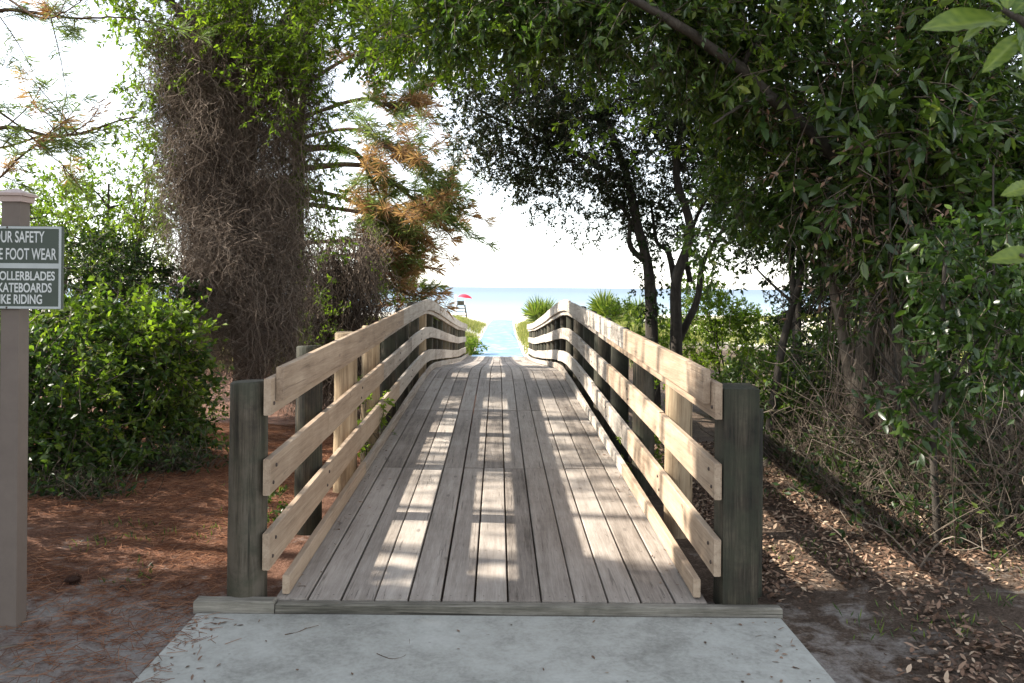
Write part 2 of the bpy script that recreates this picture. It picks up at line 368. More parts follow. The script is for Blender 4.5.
# ---------------------------------------------------------------- the ground, the beach, the sea
def lerp_tab(y, tab): return np.interp(y, [a for a, _ in tab], [b for _, b in tab])
PATH_Z = [(-50, -.06), (4.6, -.06), (7, -.12), (12, -.5), (24, -1.2), (33, -1.17), (40, -1.4), (60, -1.65), (100, -1.95), (135, -2.6), (150, -3.1), (240, -7), (500, -14), (30000, -60)]
def path_x(y): return np.interp(y, [0, 34, 60, 80, 100], [0, 0, 0.1, 0.3, 0.8])
def ground_z(x, y):
    x = np.asarray(x, float); y = np.asarray(y, float)
    z = lerp_tab(y, PATH_Z)
    near = np.exp(-((y - 9) / 4.5) ** 2)
    z = z + np.clip(np.abs(x) - 1.7, 0, 4) * 0.05 * near
    side = np.clip((np.abs(x - path_x(y)) - 1.35) / 2.2, 0, 1); side = side * side * (3 - 2 * side)
    dune = np.interp(y, [14, 24, 34, 48, 62, 80, 95], [0, .55, 1.0, 1.5, 1.1, .35, 0]) * np.where(x > 0, 1.0, 0.86)
    z = z + side * dune * (0.8 + 0.25 * np.sin(x * 0.31 + 1.0) + 0.15 * np.sin(y * 0.23 + x * 0.17))
    lump = 0.03 * np.sin(x * 2.3 + 1) * np.sin(y * 1.9) + 0.018 * np.sin(x * 5.7) * np.sin(y * 6.1 + 2)
    z = z + lump * np.clip(np.abs(x) - 1.6, 0, 1)
    return z

def ground_mat():
    m, n, l, b = new_mat('ground')
    tc = n.new('ShaderNodeTexCoord'); sp = n.new('ShaderNodeSeparateXYZ'); l.new(tc.outputs['Object'], sp.inputs[0])
    X, Y = sp.outputs[0], sp.outputs[1]
    big = noise(n, l, 0.9, 5, tc.outputs['Object'], 0.65); mid = noise(n, l, 6, 6, tc.outputs['Object'], 0.7, 0.5); fine = noise(n, l, 60, 5, tc.outputs['Object'], 0.75)
    sand = ramp(n, [(0.3, (0.24, 0.215, 0.195)), (0.7, (0.40, 0.37, 0.34))]); l.new(fine.outputs[0], sand.inputs[0])
    straw = ramp(n, [(0.36, (0.07, 0.036, 0.025)), (0.5, (0.17, 0.088, 0.058)), (0.64, (0.28, 0.165, 0.115))])
    l.new(math_node(n, l, 'ADD', math_node(n, l, 'MULTIPLY', fine.outputs[0], 0.6), math_node(n, l, 'MULTIPLY', mid.outputs[0], 0.4)), straw.inputs[0])
    duff = ramp(n, [(0.36, (0.04, 0.028, 0.02)), (0.5, (0.105, 0.074, 0.054)), (0.64, (0.22, 0.165, 0.122))])
    l.new(math_node(n, l, 'ADD', math_node(n, l, 'MULTIPLY', fine.outputs[0], 0.6), math_node(n, l, 'MULTIPLY', mid.outputs[0], 0.4)), duff.inputs[0])
    mr = n.new('ShaderNodeMapRange'); l.new(X, mr.inputs[0]); mr.inputs[1].default_value = -0.5; mr.inputs[2].default_value = 0.5
    soil = mixc(n, l, mr.outputs[0], straw.outputs[0], duff.outputs[0])
    # bare grey sand shows through near the walk
    ny = n.new('ShaderNodeMapRange'); l.new(Y, ny.inputs[0]); ny.inputs[1].default_value = 4.2; ny.inputs[2].default_value = 7.5; ny.inputs[3].default_value = 0.12; ny.inputs[4].default_value = -0.10
    sm = math_node(n, l, 'SUBTRACT', math_node(n, l, 'ADD', math_node(n, l, 'ADD', math_node(n, l, 'MULTIPLY', big.outputs[0], 0.55), math_node(n, l, 'MULTIPLY', mid.outputs[0], 0.45)), ny.outputs[0]), math_node(n, l, 'MULTIPLY', mr.outputs[0], 0.05))
    st = n.new('ShaderNodeMapRange'); l.new(sm, st.inputs[0]); st.inputs[1].default_value = 0.56; st.inputs[2].default_value = 0.68
    c = mixc(n, l, st.outputs[0], soil, sand.outputs[0])
    white = ramp(n, [(0.3, (0.62, 0.57, 0.48)), (0.7, (0.78, 0.74, 0.66))]); l.new(mid.outputs[0], white.inputs[0])
    fy = n.new('ShaderNodeMapRange'); l.new(math_node(n, l, 'ADD', Y, math_node(n, l, 'MULTIPLY', big.outputs[0], 8)), fy.inputs[0]); fy.inputs[1].default_value = 34; fy.inputs[2].default_value = 42
    c = mixc(n, l, fy.outputs[0], c, white.outputs[0])
    l.new(c, b.inputs['Base Color']); b.inputs['Roughness'].default_value = 0.95; b.inputs['Specular IOR Level'].default_value = 0.15
    h = math_node(n, l, 'ADD', math_node(n, l, 'MULTIPLY', fine.outputs[0], 0.4), mid.outputs[0])
    bump(n, l, h, 1.0, 0.05, b)
    return m
def axis_pts(parts):
    out = []
    for a, b_, k in parts: out += list(np.linspace(a, b_, k, endpoint=False))
    return np.array(out + [parts[-1][1]])
xs = axis_pts([(-30000, -400, 4), (-400, -40, 8), (-40, -8, 20), (-8, 8, 110), (8, 40, 20), (40, 400, 8), (400, 30000, 4)])
ys = axis_pts([(-300, -10, 6), (-10, 2, 14), (2, 16, 90), (16, 40, 44), (40, 150, 60), (150, 600, 10), (600, 30000, 5)])
GX, GY = np.meshgrid(xs, ys); GZ = ground_z(GX, GY)
g = MB(); nx = len(xs); ii, jj = np.meshgrid(np.arange(len(ys) - 1), np.arange(nx - 1), indexing='ij')
g.add(np.stack([GX, GY, GZ], -1).reshape(-1, 3), np.stack([ii * nx + jj, ii * nx + jj + 1, (ii + 1) * nx + jj + 1, (ii + 1) * nx + jj], -1).reshape(-1, 4), 0.5, 0, True)
tag(g.build('ground', ground_mat()), kind='structure')

m, n, l, b = new_mat('sea_water')
tc = n.new('ShaderNodeTexCoord'); sp = n.new('ShaderNodeSeparateXYZ'); l.new(tc.outputs['Object'], sp.inputs[0])
mp = n.new('ShaderNodeMapping'); mp.inputs['Scale'].default_value = (0.05, 0.35, 1); l.new(tc.outputs['Object'], mp.inputs[0])
wv = noise(n, l, 1.0, 5, mp.outputs[0], 0.6)
yr = n.new('ShaderNodeMapRange'); l.new(sp.outputs[1], yr.inputs[0]); yr.inputs[1].default_value = 130; yr.inputs[2].default_value = 900
dp = ramp(n, [(0.0, (0.22, 0.30, 0.34)), (0.2, (0.10, 0.17, 0.23)), (1.0, (0.045, 0.10, 0.17))]); l.new(yr.outputs[0], dp.inputs[0])
fo = n.new('ShaderNodeMapRange'); l.new(wv.outputs[0], fo.inputs[0]); fo.inputs[1].default_value = 0.62; fo.inputs[2].default_value = 0.72
fy = n.new('ShaderNodeMapRange'); l.new(sp.outputs[1], fy.inputs[0]); fy.inputs[1].default_value = 150; fy.inputs[2].default_value = 190; fy.inputs[3].default_value = 0.9; fy.inputs[4].default_value = 0.0
l.new(mixc(n, l, math_node(n, l, 'MULTIPLY', fo.outputs[0], fy.outputs[0]), dp.outputs[0], (0.8, 0.82, 0.82)), b.inputs['Base Color'])
b.inputs['Roughness'].default_value = 0.35; b.inputs['Specular IOR Level'].default_value = 0.35
bump(n, l, wv.outputs[0], 0.5, 0.4, b)
s_ = MB(); s_.add([(-29000, 139, -2.72), (29000, 139, -2.72), (29000, 29000, -2.72), (-29000, 29000, -2.72)], [[0, 1, 2, 3]])
tag(s_.build('sea_water', m), kind='structure')

# concrete walk
m, n, l, b = new_mat('concrete')
tc = n.new('ShaderNodeTexCoord')
a1 = noise(n, l, 1.6, 6, tc.outputs['Object'], 0.65); a2 = noise(n, l, 45, 5, tc.outputs['Object'], 0.7); a3 = noise(n, l, 7, 6, tc.outputs['Object'], 0.75, 1.0)
add = math_node(n, l, 'ADD', math_node(n, l, 'ADD', math_node(n, l, 'MULTIPLY', a1.outputs[0], 0.5), math_node(n, l, 'MULTIPLY', a2.outputs[0], 0.22)), math_node(n, l, 'MULTIPLY', a3.outputs[0], 0.28))
r = ramp(n, [(0.38, (0.20, 0.195, 0.17)), (0.5, (0.345, 0.342, 0.305)), (0.62, (0.44, 0.44, 0.40))]); l.new(add, r.inputs[0])
v = n.new('ShaderNodeTexVoronoi'); v.inputs['Scale'].default_value = 9; l.new(tc.outputs['Object'], v.inputs['Vector'])
k = n.new('ShaderNodeMapRange'); l.new(v.outputs['Distance'], k.inputs[0]); k.inputs[1].default_value = 0.03; k.inputs[2].default_value = 0.09; k.inputs[3].default_value = 0.5; k.inputs[4].default_value = 0
l.new(mixc(n, l, k.outputs[0], r.outputs[0], (0.16, 0.155, 0.14)), b.inputs['Base Color']); b.inputs['Roughness'].default_value = 0.85
bump(n, l, add, 0.4, 0.006, b)
s_ = MB()
X0, X1 = -1.635, 1.565
def slab(y0, y1):
    e = 0.012
    s_.hexa([(X0,y0,-.2),(X1,y0,-.2),(X1,y1,-.2),(X0,y1,-.2),(X0,y0,-.05-e),(X1,y0,-.05-e),(X1,y1,-.05-e),(X0,y1,-.05-e)])
    s_.hexa([(X0,y0,-.05-e),(X1,y0,-.05-e),(X1,y1,-.05-e),(X0,y1,-.05-e),(X0+e,y0+e,-.05),(X1-e,y0+e,-.05),(X1-e,y1-e,-.05),(X0+e,y1-e,-.05)])
slab(2.55, 4.47); slab(0.7, 2.545); slab(-1.2, 0.695); slab(-5, -1.205)
tag(s_.build('concrete_path', m), kind='structure')

# blue beach access mat on the sand beyond the bridge
m, n, l, b = new_mat('blue_mat')
tc = n.new('ShaderNodeTexCoord'); a1 = noise(n, l, 1.2, 6, tc.outputs['Object'], 0.7)
r = ramp(n, [(0.38, (0.12, 0.23, 0.38)), (0.54, (0.18, 0.29, 0.42)), (0.68, (0.42, 0.45, 0.46))]); l.new(a1.outputs[0], r.inputs[0]); l.new(r.outputs[0], b.inputs['Base Color']); b.inputs['Roughness'].default_value = 0.7
s_ = MB(); yy = np.linspace(33.6, 90, 40)
c = path_x(yy); V = []
for hw, dz in ((-1.1, .03), (-0.37, .04), (.37, .04), (1.1, .03)): V.append(np.stack([c + hw, yy, lerp_tab(yy, PATH_Z) + dz], -1))
V = np.stack(V, 1).reshape(-1, 3); i, j = np.meshgrid(np.arange(39), np.arange(3), indexing='ij')
s_.add(V, np.stack([i * 4 + j, i * 4 + j + 1, i * 4 + j + 5, i * 4 + j + 4], -1).reshape(-1, 4), 0.5, 0, True)
tag(s_.build('beach_path', m), kind='structure')

# ---------------------------------------------------------------- the footbridge
Y0, BAY = 4.56, 1.478
CX = -0.022
DZ = [(0, 0), (Y0, 0), (8.5, .105), (12.6, .225), (14.3, .25), (15.5, .20), (18, .01), (22, -.32), (27, -.70), (33.2, -1.06)]
def deck_z(y): return float(np.interp(y, [a for a, _ in DZ], [b_ for _, b_ in DZ]))
YEND = Y0 + BAY * 19
bridge = empty('footbridge', (CX, Y0, 0), 'long humped wooden footbridge with three-board railings and a lengthwise plank deck', 'footbridge')

def board_along(mb, x0, x1, ya, yb, zlo, zhi, tint, mat=0, step=0.74, ch=0.004, dz0=0.0):
    """board following the deck from ya to yb, section x0..x1 by zlo..zhi above the deck, edges slightly eased"""
    n_ = max(2, int(round((yb - ya) / step)) + 1); Ys = np.linspace(ya, yb, n_)
    sec = [(x0 + ch, zlo), (x1 - ch, zlo), (x1, zlo + ch), (x1, zhi - ch), (x1 - ch, zhi), (x0 + ch, zhi), (x0, zhi - ch), (x0, zlo + ch)]
    V = np.array([[(x, y, z + deck_z(y) + dz0) for x, z in sec] for y in Ys]).reshape(-1, 3)
    i, j = np.meshgrid(np.arange(n_ - 1), np.arange(8), indexing='ij'); k = (j + 1) % 8
    mb.add(V, np.stack([i * 8 + j, i * 8 + k, (i + 1) * 8 + k, (i + 1) * 8 + j], -1).reshape(-1, 4), tint, mat)
    mb.add(V[:8], [list(range(7, -1, -1))], tint, mat); mb.add(V[-8:], [list(range(8))], tint, mat)

# deck planks
d = MB(); edges = np.linspace(-1.205, 1.205, 14)
for k in range(13):
    xa, xb = CX + edges[k] + 0.004 + rnd.uniform(0, .003), CX + edges[k + 1] - 0.004 - rnd.uniform(0, .003)
    stag = 0.0 if 2 <= k <= 10 else (BAY if k in (0, 12) else 0.0)
    y = Y0 - 0.012; nxt = Y0 + 2 * BAY + (stag if stag else 0)
    while y < YEND - 0.1:
        ye = min(nxt, YEND)
        board_along(d, xa, xb, y + 0.004, ye - 0.004 - rnd.uniform(0, .004), -0.045, rnd.uniform(-.0035, .0035), rnd.random(), 0, 0.37)
        yj = y
        while yj < ye - 0.2 and yj < 16:
            for fx in (0.25, 0.75):
                for dy in (0.05,):
                    x = xa + (xb - xa) * fx; zz = deck_z(yj + dy) + 0.0045
                    an = np.arange(6) * math.pi / 3
                    d.add(np.stack([x + .0045 * np.cos(an), yj + dy + .0045 * np.sin(an), np.full(6, zz)], -1), [list(range(6))], 0.5, 1)
            yj += BAY / 2
        y = ye; nxt = ye + 2 * BAY
d.build('deck', [M['deck'], M['nail']], bridge)

# stringers and bearers below the deck
for x in (-1.16, -0.4, 0.4, 1.16):
    s_ = MB(); board_along(s_, CX + x - .035, CX + x + .035, Y0 + .02, YEND - .05, -.30, -.055, 0.4); s_.build('stringer', M['post'], bridge)

# threshold timber across the near end
s_ = MB()
def eased(mb, lo, hi, e=0.008, tint=0.5, mat=0):
    x0, y0, z0 = lo; x1, y1, z1 = hi
    mb.hexa([(x0,y0,z0),(x1,y0,z0),(x1,y1,z0),(x0,y1,z0),(x0,y0,z1-e),(x1,y0,z1-e),(x1,y1,z1-e),(x0,y1,z1-e)], tint, mat)
    mb.hexa([(x0,y0,z1-e),(x1,y0,z1-e),(x1,y1,z1-e),(x0,y1,z1-e),(x0+e,y0+e,z1),(x1-e,y0+e,z1),(x1-e,y1-e,z1),(x0+e,y1-e,z1)], tint, mat)
eased(s_, (-1.65, 4.475, -.16), (-1.21, 4.548, 0.012), tint=0.65); eased(s_, (-1.206, 4.485, -.16), (1.575, 4.545, -0.006), tint=0.3)
s_.build('threshold_beam', M['sill'], bridge)

# posts
for side in (-1, 1):
    for k in range(20):
        y = Y0 + 0.07 + BAY * k; x = -1.402 if side < 0 else 1.356
        s_ = MB(); zt = deck_z(y) + (1.195 if k == 0 else 1.25 if k == 1 and side < 0 else 1.20 + rnd.uniform(-.03, .03)); zb = float(ground_z(x, y)) - 0.3
        t_ = rnd.random(); rad = 0.104 * rnd.uniform(.94, 1.06)
        if side == 1 and k == 0:                       # squared end post
            h = 0.098
            P = [(x-h,y-h,zb),(x+h,y-h,zb),(x+h,y+h,zb),(x-h,y+h,zb),(x-h,y-h,zt-.012),(x+h,y-h,zt-.012),(x+h,y+h,zt+.002),(x-h,y+h,zt+.002)]
            s_.hexa(P, t_); 
        else:
            zs = np.linspace(zb, zt - .012, 14); sd = 20
            P = np.stack([np.full(14, x) + rng.normal(0, .0012, 14), np.full(14, y) + rng.normal(0, .0012, 14), zs], -1)
            s_.tube(np.vstack([P, [x, y, zt]]), np.append(np.linspace(rad * 1.05, rad * .97, 14), rad * .86), sd, t_, 0, True, 0.006)
        new = (k in (2, 3, 7) and side == -1) or (side == 1 and k == 1)
        s_.build('post', M['post_new'] if new else M['post'], bridge)
s_ = MB(); P = np.array([(CX + 1.515, Y0 + .30, z) for z in np.linspace(-.4, 1.03, 10)]); s_.tube(P, 0.085, 18, 0.15, 0, True, 0.01)
s_.build('post', M['post'], bridge)

# railings: per side a doubled top rail, a middle and a lower rail, each of boards two bays long, and a kerb on the deck
for side in (-1, 1):
    def xr(a, b_): return (CX + side * a, CX + side * b_) if side > 0 else (CX + side * b_, CX + side * a)
    for nm, ia, ib, zl, zh, off, ys0 in (('top_rail', 1.232, 1.272, 1.015, 1.215, 1, -.02), ('cap_rail', 1.187, 1.228, 1.085, 1.275, 0, .07),
                                         ('middle_rail', 1.232, 1.272, .575, .775, 1, -.02), ('lower_rail', 1.232, 1.272, .15, .355, 0, -.02)):
        y = Y0 + ys0; nxt = Y0 + BAY * (2 if off == 0 else (1 if nm == 'middle_rail' else 3)) + .07
        while y < YEND - .2:
            ye = min(nxt, YEND + .03); s_ = MB(); xa, xb = xr(ia, ib); jt = rnd.uniform(-.008, .008)
            board_along(s_, xa, xb, y + .002, ye - .002, zl + jt, zh + jt + rnd.uniform(-.004, .004), rnd.random(), 0, 0.37)
            far = y > Y0 + 4
            if nm != 'cap_rail':
                xi = xa if side > 0 else xb
                for q in range(20):
                    yq = Y0 + .07 + BAY * q
                    if y + .03 < yq < ye - .03 and yq < 14:
                        for dz_, dy_ in ((.3, -.03), (.72, .03)):
                            zc = deck_z(yq + dy_) + zl + jt + (zh - zl) * dz_
                            s_.tube([(xi + side * .002, yq + dy_, zc), (xi - side * .005, yq + dy_, zc), (xi - side * .008, yq + dy_, zc)], [.011, .011, .006], 8, .5, 1)
            s_.build(nm, [M['rail_grey'] if far or (side > 0 and y > Y0 + 2) else M['rail'], M['nail']], bridge)
            y = ye; nxt = ye + 2 * BAY
    y = Y0 + .02; nxt = y + 2 * BAY - .3
    while y < YEND - .2:
        ye = min(nxt, YEND); s_ = MB(); xa, xb = xr(1.13, 1.17)
        board_along(s_, xa, xb, y + .003, ye - .003, .012, .112 + rnd.uniform(-.006, .006), rnd.random(), 0, 0.37)
        s_.build('kerb_board', M['rail'] if y < Y0 + 2 else M['rail_grey'], bridge)
        y = ye; nxt = ye + 2 * BAY

# ---------------------------------------------------------------- the sign
SY = 4.18
def sx(px): return (px - VX) * SY / F
def sz(py): return EYE + (HY - py - 4) * SY / F
sign = empty('sign_post', (sx(10), SY + .08, -.06), 'square brown post carrying a dark green rules sign with grey lettering', 'sign')
s_ = MB(); pw = 0.046; cx_, cy_ = sx(10), SY + .046
eased(s_, (cx_ - pw, cy_ - pw, -.3), (cx_ + pw, cy_ + pw, sz(196)), 0.004)
s_.build('post', M['sign_post'], sign)
s_ = MB(); q = .074; zt = sz(196)
s_.box((cx_ - q + .012, cy_ - q + .012, zt - .03), (cx_ + q - .012, cy_ + q - .012, zt - .001)); s_.box((cx_ - q, cy_ - q, zt), (cx_ + q, cy_ + q, zt + .014))
s_.add([(cx_-q,cy_-q,zt+.014),(cx_+q,cy_-q,zt+.014),(cx_+q,cy_+q,zt+.014),(cx_-q,cy_+q,zt+.014),(cx_,cy_,zt+.045)], [[0,1,4],[1,2,4],[2,3,4],[3,0,4]])
s_.build('post_cap', M['sign_cap'], sign)
xl, xr_, zt, zb = sx(-58), sx(64), sz(226.5), sz(309)
yb = cy_ - pw
s_ = MB(); s_.box((xl, yb - .024, zb), (xr_, yb - .001, zt)); brd = s_.build('sign_board', M['sign_green'], sign)
s_ = MB(); bw = .0135; zm0, zm1 = sz(263.5), sz(268.5); f0, f1 = yb - .0275, yb - .0242
s_.box((xl + .002, f0, zb + .002), (xl + bw, f1, zt - .002)); s_.box((xr_ - bw, f0, zb + .002), (xr_ - .002, f1, zt - .002))
s_.box((xl + bw + .0002, f0, zb + .002), (xr_ - bw - .0002, f1, zb + bw)); s_.box((xl + bw + .0002, f0, zt - bw), (xr_ - bw - .0002, f1, zt - .002)); s_.box((xl + bw + .0002, f0, zm1), (xr_ - bw - .0002, f1, zm0))
s_.build('sign_border', M['sign_grey'], brd)
s_ = MB()
for zz in (zt - .0075, zb + .0075):
    s_ = MB(); s_.tube([(cx_, f0 + .001, zz), (cx_, f0 - .002, zz), (cx_, f0 - .003, zz)], [.005, .005, .003], 8); s_.build('screw', M['nail'], brd)
def text(body, right_px, top_px, bot_px, width_px, bold):
    cu = bpy.data.curves.new('t', 'FONT'); cu.body = body; cu.size = 1; cu.offset = bold; cu.extrude = 0
    o = bpy.data.objects.new('t', cu); COL.objects.link(o); dg = bpy.context.evaluated_depsgraph_get()
    me = bpy.data.meshes.new_from_object(o.evaluated_get(dg)); bpy.data.objects.remove(o)
    V = np.array([v.co[:] for v in me.vertices]); lo, hi = V.min(0), V.max(0)
    wm, hm = width_px * SY / F, (bot_px - top_px) * SY / F
    U = (V - lo) / (hi - lo + 1e-9)
    Wd = np.stack([sx(right_px + 3) - wm + U[:, 0] * wm, np.full(len(U), yb - .0262), sz(bot_px) + U[:, 1] * hm], -1)
    lc = Wd - np.array(brd.location) - np.array(sign.location)
    me.vertices.foreach_set('co', lc.astype(np.float32).ravel()); me.update(); me.materials.append(M['sign_letter'])
    o = bpy.data.objects.new('lettering', me); link(o, brd)
text('FOR YOUR SAFETY', 44, 231.5, 243, 75, .012); text('PLEASE USE FOOT WEAR', 56, 248.5, 260, 97, .012)
text('ROLLERBLADES', 54.5, 271.5, 280.5, 60, .02); text('SKATEBOARDS', 51.5, 283, 292.5, 58, .02); text('BIKE RIDING', 42, 294.5, 304, 47.5, .02)
text('NO', -10, 279, 298, 26, .03)
scene.view_layers[0].update()

# ---------------------------------------------------------------- plants
def tree(name, label, cat, base, group=None): return empty(name, tuple(base), label, cat, group)
def gz(x, y): return float(ground_z(x, y))
def px_blob(px, py, Y, rx, ry, dy, w=1.0):             # ellipsoid from pixel centre and radii
    return (at(px, py, Y), (rx * Y / F, dy, ry * Y / F), w)

# --- left: vine-draped tree
YT = 13.2
bx = (250 - VX) * YT / F; base = np.array([bx, YT, gz(bx, YT)])
t = tree('vine_draped_tree', 'tall tree buried under brown hanging dead vines, left of the bridge', 'tree', base)
mb = MB(); top = at(235, -90, YT)
path(mb, [base - [0, 0, .3], at(246, 250, YT), at(238, 90, YT), top], .26, .12, 12, mat=0)
for px, py, dy in ((170, 20, -.8), (310, 10, -.6), (200, -60, .6), (330, -40, -1.2), (120, -30, -.5), (250, -120, -1.0)):
    path(mb, [at(240, 140, YT), (at(240, 120, YT) + at(px, py, YT + dy)) / 2 + [0, 0, .4], at(px, py, YT + dy)], .11, .03, 7, wig=.05)
mb.build('trunk', M['oak_bark'], t)
mb = MB()
def curtain(x0, x1, ytop, ybot, Y, dyr, n_, seg=14, r=.008, lean=0.0, hmin=.25, locks=70, wild=1.0):
    """hanging strands gathered in uneven locks"""
    lx = x0 + (x1 - x0) * rng.random(locks); ly = Y + rng.normal(0, dyr, locks); lt = ytop + (ybot - ytop) * rng.random(locks) ** 1.4 * .7
    ll = (ybot - ytop) * rng.uniform(hmin, .3 + hmin * 1.6, locks); k_ = rng.integers(0, locks, n_); ls = rng.normal(0, .22, locks); lw = rng.uniform(4, 15, locks)
    px = lx[k_] + rng.normal(0, 1, n_) * lw[k_]; yv = ly[k_] + rng.normal(0, .10, n_)
    yt = lt[k_] + rng.normal(0, 16, n_); yb_ = np.minimum(yt + ll[k_] * rng.uniform(.4, 1.1, n_), ybot + rng.normal(0, 6, n_))
    s = np.linspace(0, 1, seg)[None]; P = np.zeros((n_, seg, 3))
    ph = rng.uniform(0, 6.28, (n_, 6)); am = rng.uniform(.02, .11, (n_, 1)) * wild
    X = (px - VX) * Y / F
    P[..., 0] = X[:, None] + am * np.sin(s * 5 + ph[:, :1]) + am * .6 * np.sin(s * 14 + ph[:, 1:2]) + am * .35 * np.sin(s * 31 + ph[:, 4:5]) + (lean + ls[k_] + rng.normal(0, .12, n_))[:, None] * s
    P[..., 1] = yv[:, None] + am * np.sin(s * 6 + ph[:, 2:3]) + am * .6 * np.sin(s * 12 + ph[:, 3:4]) + am * .35 * np.sin(s * 29 + ph[:, 5:])
    zt_, zb_ = EYE + (HY - yt) * Y / F, EYE + (HY - yb_) * Y / F
    P[..., 2] = zt_[:, None] * (1 - s) + zb_[:, None] * s
    return P
P = np.concatenate([curtain(180, 302, 35, 400, YT - .5, .4, 5200, locks=150, hmin=.12, wild=1.5), curtain(162, 235, 50, 260, YT - .6, .35, 2000, locks=60, hmin=.12, wild=1.5), curtain(205, 292, 190, 410, YT - .7, .45, 3600, locks=100, hmin=.15, wild=1.5), curtain(170, 310, 10, 170, YT - .3, .5, 2200, locks=70, hmin=.15, wild=1.5)])
edge = np.abs((P[:, 0, 0] - (235 - VX) * YT / F) / 1.4); ok = field(P[:, 0], 2.0) + .3 * rng.standard_normal(len(P)) > -1.0 + .55 * edge ** 4
P = P[ok]; strands(mb, P, rng.uniform(.002, .006, len(P)), .0016, np.clip(rng.normal(.6, .25, len(P)), 0, 1))
# looping side tendrils
n_ = 11000; c0 = P[rng.integers(0, len(P), n_), rng.integers(1, 11, n_)]
s = np.linspace(0, 1, 6)[None, :, None]; d1 = rvec(n_)[:, None] * np.array([1, .6, .6]); d2 = rvec(n_)[:, None]
Q = c0[:, None] + d1 * s * rng.uniform(.15, .5, (n_, 1, 1)) + d2 * np.sin(s * 3.1) * .10 - np.array([0, 0, .2]) * s ** 2
strands(mb, Q, .0032, .0015, np.clip(rng.normal(.55, .22, n_), 0, 1))
mb.build('hanging_vines', M['dead_vine'], t)
mb = MB()
bl = [px_blob(180, 20, YT - 1.0, 70, 45, 1.0), px_blob(270, 25, YT - 1.4, 80, 40, 1.2), px_blob(350, 35, YT - 2.0, 75, 42, 1.2), px_blob(420, 30, YT - 2.4, 60, 38, 1.0), px_blob(290, 85, YT - 1.9, 60, 35, .7, .5),
      px_blob(240, -70, YT - .6, 170, 70, 1.8), px_blob(390, -45, YT - 1.8, 110, 55, 1.5), px_blob(155, 80, YT - .6, 28, 60, .5, .5), px_blob(135, 170, YT - .3, 30, 70, .5, .4), px_blob(312, 150, YT - .2, 28, 70, .5, .9), px_blob(318, 240, YT + .2, 20, 50, .4, .7), px_blob(165, 130, YT - .9, 26, 60, .4, .6), px_blob(150, 240, YT - .4, 20, 60, .4, .6), px_blob(240, 60, YT - 1.2, 70, 40, .6, .8)]
sprays(mb, bl, 3300, 15, .42, .10, .036, .25, gap=-.2, gscale=1.8, shell=.15)
mb.build('crown', [M['leaf_bright'], M['twig']], t)

# --- left: second lower vine mass
Yv = 15.2; bx = (338 - VX) * Yv / F
t = tree('vine_covered_snag', 'low stump-like snag wrapped in brown dead vines behind the left railing', 'dead tree', (bx, Yv, gz(bx, Yv)))
mb = MB(); path(mb, [(bx, Yv, gz(bx, Yv) - .2), at(342, 330, Yv), at(335, 262, Yv)], .16, .08, 10); mb.build('trunk', M['oak_bark'], t)
mb = MB(); P = np.concatenate([curtain(300, 378, 245, 425, Yv, .4, 1500), curtain(318, 372, 255, 425, Yv - .2, .4, 800)])
strands(mb, P, rng.uniform(.005, .011, len(P)), .003, np.clip(rng.normal(.42, .2, len(P)), 0, 1))
n_ = 1500; c0 = P[rng.integers(0, len(P), n_), rng.integers(0, 11, n_)]
s = np.linspace(0, 1, 6)[None, :, None]
Q = c0[:, None] + (rvec(n_) * [1, .6, .8])[:, None] * s * rng.uniform(.15, .55, (n_, 1, 1)) + rvec(n_)[:, None] * np.sin(s * 3.1) * .12
strands(mb, Q, .0045, .002, np.clip(rng.normal(.5, .22, n_), 0, 1))
mb.build('hanging_vines', M['dead_vine'], t)
mb = MB(); sprays(mb, [px_blob(320, 330, Yv - 1.2, 20, 35, .3), px_blob(385, 285, Yv, 20, 22, .3, .4)], 90, 12, .28, .07, .03, .1, gap=-1); mb.build('foliage', [M['leaf_bright'], M['twig']], t)

# --- pines
def pine(label, base, limbs, trunk_pts, r0, n_sub, brown, needle_w, group=None, tuft_n=34, L=.2):
    t = tree('pine_tree', label, 'pine tree', base, group); tb = MB(); nb = MB()
    path(tb, trunk_pts, r0, r0 * .45, 12)
    TP, TD, TT = [], [], []
    for pts, r in limbs:
        Q = path(tb, pts, r, r * .25, 7, wig=.03, n=6 * len(pts)); ln = np.linalg.norm(Q[-1] - Q[0])
        for k in range(n_sub):
            f = rng.uniform(.3, 1.0); q = Q[min(len(Q) - 1, int(f * len(Q)))]; dr = unit(unit(Q[-1] - Q[0]) * .6 + rvec(1)[0] * .9)
            e = q + dr * ln * rng.uniform(.12, .42) + [0, 0, rng.uniform(-.1, .15) * ln * .4]
            S_ = path(tb, [q, (q + e) / 2 + rvec(1)[0] * .04, e], r * .28, r * .1, 5, wig=.02, n=8)
            isb = rng.random() < brown
            for a in (.45, .75, 1.0):
                p = S_[int(a * (len(S_) - 1))]
                for _ in range(2):
                    TP.append(p + rvec(1)[0] * .03); TD.append(unit(dr + rvec(1)[0] * .55 + [0, 0, .25])); TT.append(rng.uniform(.0, .3) if isb else rng.uniform(.4, 1))
    tufts(nb, np.array(TP), np.array(TD), tuft_n, L, needle_w, np.array(TT), 0, 1.25)
    tb.build('trunk', M['pine_bark'], t); nb.build('crown', M['needle'], t)
    return t
Yp = 17.5; bx = (296 - VX) * Yp / F; base = (bx, Yp, gz(bx, Yp))
lm = []
